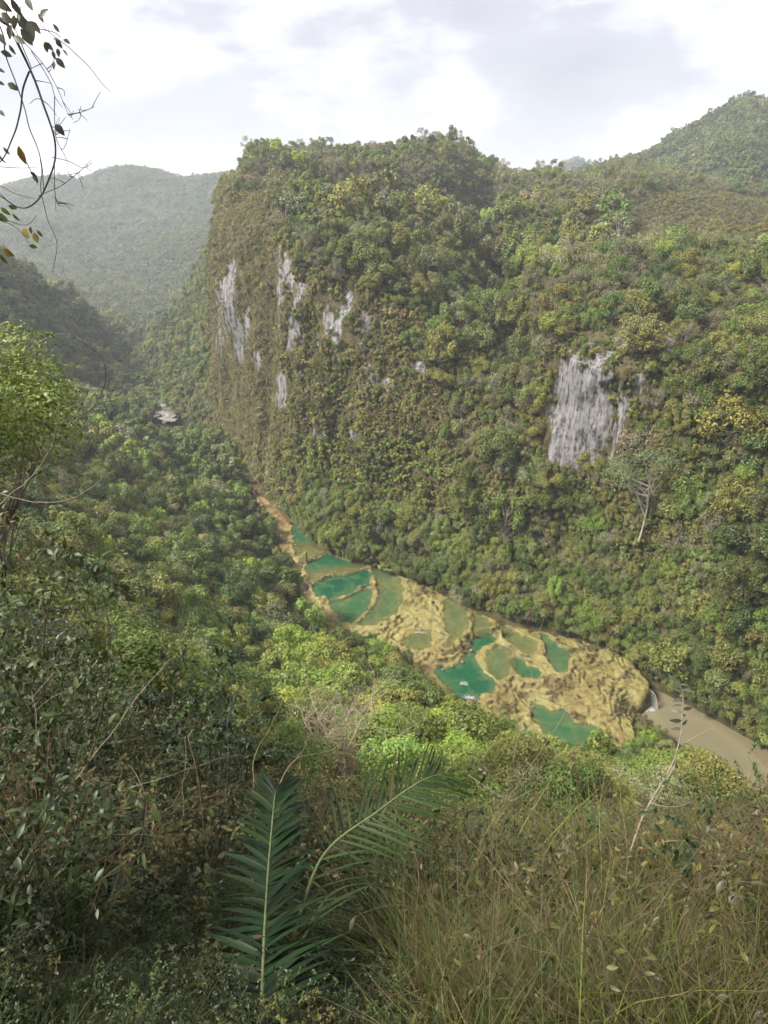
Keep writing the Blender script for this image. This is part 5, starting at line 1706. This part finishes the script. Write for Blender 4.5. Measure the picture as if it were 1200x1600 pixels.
# broad leaves low at the left corner: single leaves one can pick out
for k, (px, py, D, nl) in enumerate([(20, 1500, 2.6, 34), (90, 1560, 2.4, 34), (170, 1590, 2.3, 26), (40, 1420, 3.0, 30), (130, 1450, 2.9, 26), (60, 1290, 3.6, 30), (230, 1480, 2.8, 22), (20, 1200, 4.2, 30), (150, 1230, 4.2, 30), (220, 1300, 3.8, 24), (300, 1420, 3.2, 18), (60, 1120, 4.8, 26)]):
    p = np.array(pix(px, py, D))
    gz_ = float(ground_z(p[None, :2])[0])
    root = np.array([p[0], p[1], min(gz_, p[2] - .2)])
    nm_ = ['bottom left corner', 'bottom edge left of the palm', 'bottom edge beside the grass', 'left edge near the bottom', 'lower left among red twigs', 'left edge beside the forked twig', 'lower left beside the palm', 'left edge among the tall shrubs', 'left of the two thin stalks', 'beside the curved pale stalk', 'just left of the palm frond', 'left edge above the forked twig'][k]
    e = add_obj('broad_leaf_plant', None, loc=root, label='dark broad-leaved plant at the ' + nm_ if k in (0, 1, 2, 3, 5, 7, 11) else 'dark broad-leaved plant ' + nm_, cat='plant', group='broad-leaved plants at the lower left')
    st = MB()
    H = max(.25, p[2] - root[2])
    for j in range(5):
        en = np.array([g4.normal(0, .22), g4.normal(0, .22), H * g4.uniform(.7, 1.15)])
        P = bez((0, 0, -.05), en, g4.normal(0, .05, 3), 7)
        st.add(*tube(P, np.linspace(.006, .002, 7), 5))
        for q in range(nl // 5):
            t = g4.uniform(.35, 1) * 6
            i = min(5, int(t)); pp_ = P[i] + (P[i + 1] - P[i]) * (t - i)
            d = g4.normal(0, 1, 3); d[2] = d[2] * .35 + .05
            o = add_obj('leaf', LEAVES[g4.integers(3)], e)
            s = g4.uniform(.06, .125)
            o.matrix_local = Matrix.Translation(pp_) @ orient(None, d, (g4.normal(0, .3), g4.normal(0, .3), 1), g4.normal(0, .4)) @ Matrix.Scale(s, 4)
            o['tint'] = vary(FT[('dk', 'gr', 'gr', 'gy')[g4.integers(4)]], g4, .2)
    add_obj('stems', st.mesh('stems', M_twig_red, True), e)

# weeds and grass: nobody could count them
it = []
def sow(n, xr, yr, kind, tints, smin, smax, cond=None, tilt=.22):
    X = np.c_[g4.uniform(*xr, n), g4.uniform(*yr, n)]
    Z = ground_z(X)
    px_, py_, _ = project(np.c_[X, Z + .3])
    for i in range(n):
        if not (-80 < px_[i] < 1290 and py_[i] < 1800): continue
        if cond is not None and not cond(px_[i], py_[i], X[i]): continue
        t = pick(g4, tints)
        it.append(((X[i, 0], X[i, 1], Z[i] - .03), (g4.normal(0, tilt), g4.normal(0, tilt), g4.uniform(0, 6.28)), scl_(g4, g4.uniform(smin, smax), .2), SETS[kind][g4.integers(len(SETS[kind]))].index, vary(FT[t], g4, .25)))
def open_palm(x, y, X):      # low growth only where the fronds stand
    return not (-1.4 < X[0] < .15 and X[1] < 4.0)
def gap(x, y, X):
    return open_palm(x, y, X)
def left(x, y, X):
    return gap(x, y, X) and (x < 560 or (X[1] > 2.5 and g4.random() < .75))
sow(1700, (-6, 8), (1.3, 9), 'weed', dict(gr=3, dk=3.2, ol=2.8, br=.5, oc=.7), .55, 1.15, left)
sow(850, (-5, 10), (1.5, 10), 'dryweed', dict(br=1.5, oc=2.5, ol=4, gr=2), .6, 1.2, lambda x, y, X: ((x > 520 and X[1] > 2.4) or g4.random() < .25) and gap(x, y, X))
sow(1700, (-.6, 12), (1.5, 12), 'finegrass', dict(oc=2, ol=5, lg=3, st=.8, gr=4), .75, 1.3, lambda x, y, X: x > 560 + 120 * g4.random() and gap(x, y, X) and X[1] > 2.3, .35)
sow(1100, (-.3, 4.5), (.9, 2.7), 'finegrass', dict(ol=4, oc=3, gr=3, lg=3, st=1), .4, .85, lambda x, y, X: x > 540 and gap(x, y, X), .4)
sow(1300, (.6, 12), (1.6, 11), 'finegrass', dict(lg=5, ol=4, oc=2, gr=1), .8, 1.3, lambda x, y, X: x > 760 and X[1] > 2.4, .4)
sow(1500, (-4, 5), (1.0, 3.4), 'grass', dict(dk=3, gr=5, ol=2.5), .45, .9, lambda x, y, X: y > 1380 and gap(x, y, X) and (x < 560 or X[1] > 2.4))
sow(420, (-3.2, -1.0), (1.0, 2.8), 'weed', dict(dk=4, gr=3, ol=1), .4, .7, lambda x, y, X: y > 1400 and open_palm(x, y, X))
sow(360, (-3, 1), (1.1, 3.2), 'broadgrass', dict(dk=2, gr=4), .5, 1.0, lambda x, y, X: y > 1380 and x < 420 and gap(x, y, X))
sow(1500, (-1.4, .6), (1.0, 4.2), 'grass', dict(dk=4, gr=4, ol=1), .18, .34, lambda x, y, X: not open_palm(x, y, X))
sow(420, (-1.4, .6), (1.0, 4.2), 'weed', dict(dk=3, gr=4, ol=2), .18, .36, lambda x, y, X: not open_palm(x, y, X))
sow(900, (-20, 26), (8, 30), 'smallbush', dict(gr=3, ol=3, gy=2, br=.6), .5, 1.0, lambda x, y, X: x < 520 or x > 1010 or (x > 790 and g4.random() < .35))
sow(400, (-14, 16), (6, 20), 'dryweed', dict(oc=3, ol=3, br=1), 1.0, 1.7)
scatter('grass', it, 'tangle of grass, weeds and dry stems covering the near slope')

# mossy tufts on the rims and risers of the terraces
ms_ = []
cand = np.where((moss_shade > 0.45) & (tpx > 440) & inside(FIELD_W, TP[:, :2]))[0]
wet = np.zeros(len(cand), bool)
for nm, poly, z, deep, near in POOLS:
    wet |= inside(PW[nm], TP[cand][:, :2])
cand = cand[~wet]
for k in g4.choice(cand, min(1600, len(cand)), replace=False):
    pr = SETS['tuft'][g4.integers(5)]
    ms_.append((TP[k] - np.array([0, 0, .15]), rot_(g4, .2), scl_(g4, g4.uniform(.10, .34), .2), pr.index, vary(pick(g4, {(.13, .10, .03): 4, (.10, .085, .028): 3, (.075, .085, .025): 2, (.16, .12, .05): 2}), g4, .2)))
scatter('ground_cover', ms_, 'ochre mossy and grassy tufts on the terrace rims')

# long stalks and twigs
STALK = [([(932, 1600, 2.2), (938, 1483, 2.6), (940, 1337, 3.1), (931, 1254, 3.4), (921, 1192, 3.6)], .0035, M_straw, 'upright straw stalk in the dry grass'),
         ([(967, 1600, 2.2), (973, 1504, 2.5), (978, 1400, 2.9), (977, 1317, 3.2), (969, 1225, 3.5)], .0035, M_straw, 'upright straw stalk with a knot'),
         ([(862, 1600, 2.15), (925, 1487, 2.4), (975, 1404, 2.7), (1025, 1312, 3.0)], .0045, M_straw, 'thick straw stalk leaning right across two upright ones'),
         ([(1029, 1600, 2.2), (1008, 1517, 2.5), (983, 1433, 2.8), (950, 1317, 3.2), (940, 1280, 3.3)], .003, M_straw, 'thin straw stalk leaning left'),
         ([(979, 1600, 2.1), (1008, 1550, 2.2), (1046, 1487, 2.3)], .0055, M_straw, 'short cut straw stalk leaning right near the bottom edge'),
         ([(762, 1600, 2.2), (769, 1504, 2.5), (779, 1367, 3.0), (790, 1275, 3.3), (806, 1154, 3.6)], .004, M_twig_dark, 'tall dark upright stalk'),
         ([(785, 1570, 2.3), (792, 1525, 2.4), (812, 1433, 2.8), (842, 1325, 3.1)], .003, M_straw, 'straw stalk beside the tall dark one'),
         ([(1192, 1600, 2.2), (1133, 1483, 2.6), (1083, 1400, 2.9), (1033, 1350, 3.0), (1000, 1310, 3.1)], .003, M_straw, 'long straw stalk leaning left from the lower right corner'),
         ([(1060, 1600, 2.2), (1083, 1483, 2.6), (1087, 1400, 2.9), (1085, 1333, 3.1)], .003, M_straw, 'upright green straw stalk near the right edge'),
         ([(1020, 1330, 3.0), (1033, 1317, 3.0), (1075, 1315, 3.0), (1117, 1321, 3.0), (1158, 1340, 3.0), (1215, 1348, 3.0)], .003, M_straw, 'arching straw stalk reaching the right edge'),
         ([(690, 1420, 2.8), (760, 1300, 3.2), (840, 1180, 3.8), (901, 1085, 4.2), (943, 1020, 4.5), (1004, 914, 5.0)], .0028, M_straw, 'very long thin straw stalk crossing the terraces'),
         ([(800, 1190, 3.6), (825, 1080, 4.0), (834, 1025, 4.2), (857, 941, 4.6)], .0022, M_straw, 'thin straw tip standing over the deep green pool'),
         ([(12, 1420, 3.0), (29, 1348, 3.2), (55, 1281, 3.4), (87, 1249, 3.5), (117, 1217, 3.6), (152, 1173, 3.7), (200, 1110, 3.9), (265, 1030, 4.1)], .006, M_twig, 'pale forked twig rising from the left edge'),
         ([(55, 1281, 3.4), (51, 1237, 3.5), (55, 1194, 3.6), (56, 1130, 3.7), (50, 1080, 3.8)], .005, M_twig, 'pale upright twig at the left edge'),
         ([(195, 1195, 3.6), (208, 1202, 3.6), (225, 1237, 3.5), (230, 1287, 3.4), (239, 1354, 3.2), (250, 1420, 3.0)], .003, M_twig, 'pale curved stalk left of the palm'),
         ([(292, 1150, 3.8), (287, 1232, 3.6), (286, 1290, 3.4), (285, 1350, 3.2)], .003, M_straw, 'thin straight stalk left of the palm'),
         ([(294, 1145, 3.8), (312, 1237, 3.6), (321, 1319, 3.4), (330, 1400, 3.1)], .003, M_straw, 'thin slanting stalk left of the palm'),
         ([(246, 1390, 3.0), (257, 1459, 2.8), (268, 1515, 2.6), (275, 1560, 2.4)], .0035, M_straw, 'short pale stalk low beside the palm'),
         ([(40, 1290, 3.3), (111, 1372, 3.1), (163, 1445, 2.8), (204, 1512, 2.6), (250, 1590, 2.3)], .005, M_twig_red, 'reddish twig slanting down across the lower left'),
         ([(0, 1462, 2.7), (90, 1420, 2.8), (180, 1380, 3.0), (300, 1330, 3.2), (345, 1290, 3.3)], .004, M_twig_red, 'thin brown twig crossing the lower left'),
         ([(10, 1480, 2.7), (60, 1440, 2.8), (115, 1402, 2.9)], .004, M_twig, 'short pale twig at the left edge'),
         ([(120, 1490, 2.6), (165, 1440, 2.7), (210, 1410, 2.8), (250, 1405, 2.8)], .0035, M_twig, 'pale crooked twig in the lower left brush'),
         ([(100, 660, 5.5), (140, 640, 5.5), (163, 600, 5.5), (158, 560, 5.5), (120, 530, 5.5), (100, 505, 5.5)], .005, M_twig_dark, 'curled dark twig before the lime green tree'),
         ([(-10, 770, 5.2), (60, 785, 5.2), (120, 775, 5.2), (158, 745, 5.2), (140, 725, 5.2)], .005, M_twig, 'curled grey twig at the left edge'),
         ([(-10, 800, 5.0), (40, 750, 5.0), (80, 700, 5.0), (95, 640, 5.0)], .006, M_twig, 'grey twig leaning right at the left edge'),
         ([(-10, 1030, 4.4), (20, 1040, 4.4), (45, 1020, 4.4)], .004, M_twig, 'short white twig at the left edge'),
         ([(100, 1340, 3.2), (170, 1250, 3.6), (270, 1210, 3.8), (330, 1190, 4.0)], .003, M_twig, 'thin pale twig arching over the left shrubs'),
         ([(355, 1560, 2.4), (352, 1420, 2.9), (354, 1290, 3.4), (358, 1120, 4.0)], .003, M_twig_dark, 'dark straight stalk beside the palm frond'),
         ([(395, 1250, 3.6), (400, 1180, 4.0), (440, 1100, 4.6), (470, 1030, 5.2)], .003, M_straw, 'thin straw stalk above the palm frond'),
         ([(430, 1240, 3.6), (460, 1190, 3.9), (520, 1170, 4.2), (570, 1130, 4.6)], .004, M_twig, 'pale branching twig above the palm frond'),
         ([(620, 1600, 2.2), (622, 1500, 2.6), (621, 1380, 3.0), (620, 1250, 3.4)], .0028, M_straw, 'thin upright stalk right of the palm'),
         ([(625, 1340, 3.2), (645, 1370, 3.1), (665, 1395, 3.0)], .003, M_twig, 'short pale twig right of the palm'),
         ([(660, 1500, 2.6), (720, 1380, 3.0), (790, 1290, 3.4), (850, 1230, 3.7)], .003, M_straw, 'straw stalk leaning right beyond the palm'),
         ([(690, 1480, 2.7), (730, 1370, 3.1), (770, 1300, 3.4), (800, 1220, 3.7)], .003, M_straw, 'straw stalk leaning right before the tall dark one'),
         ([(600, 1560, 2.4), (650, 1450, 2.8), (700, 1360, 3.1), (735, 1290, 3.4)], .003, M_straw, 'straw stalk leaning right at the palm tips'),
         ([(640, 1600, 2.2), (700, 1480, 2.7), (740, 1400, 3.0)], .004, M_straw, 'thick straw stalk low in the dry weeds'),
         ([(730, 1210, 4.0), (790, 1250, 3.8), (820, 1240, 3.8), (870, 1200, 4.0)], .003, M_twig, 'pale twig over the lowest pool brush'),
         ([(835, 1350, 3.2), (880, 1375, 3.1), (915, 1368, 3.1)], .0028, M_straw, 'bent straw blade amid the dry grass')]
for k, (pts, r, mat, lab) in enumerate(STALK):
    n = 8 * len(pts)
    P = poly3(pts, n)
    o3 = P[0].copy()
    P = P - o3
    P += np.c_[fbm(P * 6 + k, 13, 2), fbm(P * 6 + k + 5, 14, 2), fbm(P * 6 + k + 9, 15, 2)] * .012
    b = MB()
    b.add(*tube(P, np.linspace(r, r * .45, n), 6))
    if mat is M_twig or mat is M_twig_red:
        for _ in range(5):
            i = g4.integers(n // 4, n - 1)
            d = g4.normal(0, 1, 3); d[2] = abs(d[2]); d /= np.linalg.norm(d)
            b.add(*tube(bez(P[i], P[i] + d * g4.uniform(.12, .4), g4.normal(0, .03, 3), 6), np.linspace(r * .5, r * .2, 6), 5))
    straw = mat is M_straw
    add_obj('dry_stalk' if straw else 'twig', b.mesh('stalk', mat, True), loc=o3, label=lab, cat='stalk' if straw else 'twig', group='long dry stalks in the near grass' if straw else 'bare twigs in the near brush')
# sapling in front of the river
pts = [(985, 1330, 3.4), (1005, 1275, 3.6), (1030, 1230, 3.8), (1052, 1190, 3.95), (1063, 1150, 4.05), (1066, 1115, 4.15), (1067, 1085, 4.25), (1060, 1062, 4.3)]
P = poly3(pts, 40); o3 = P[0].copy(); P = P - o3
sap = add_obj('sapling', None, loc=o3, label='slender pale sapling with few narrow leaves standing before the brown river', cat='sapling')
b = MB(); b.add(*tube(P, np.linspace(.009, .003, 40), 7))
for _ in range(4):
    i = g4.integers(5, 20); d = g4.normal(0, 1, 3); d[2] = .8; d /= np.linalg.norm(d)
    b.add(*tube(bez(P[i], P[i] + d * .35, g4.normal(0, .03, 3), 6), np.linspace(.005, .002, 6), 5))
add_obj('stem', b.mesh('stem', M_twig, True), sap)
for k in range(15):
    i = 22 + k
    s = 1 if k % 2 else -1
    o = add_obj('leaf', LEAVES[2], sap)
    d = (s * .9, g4.normal(0, .3), .45 if k > 9 else .1)
    o.matrix_local = Matrix.Translation(P[min(39, i + 2)]) @ orient(None, d, (0, -.6, .8), g4.normal(0, .4)) @ Matrix.Scale(g4.uniform(.06, .10), 4)
    o['tint'] = vary(FT['gy'], g4, .15)

# unseen trees up the slope behind the viewpoint, added to shade it
bk = []
for k in range(24):
    x, y = g4.uniform(-34, -2), -14 - 38 * g4.random() ** 1.2
    bk.append((gpos(x, y), rot_(g4), scl_(g4, g4.uniform(1.0, 1.5)), SETS['mid_round'][k % 6].index, vary(PAL['green'], g4)))
scatter('woods', bk, 'wood on the slope behind the viewpoint')
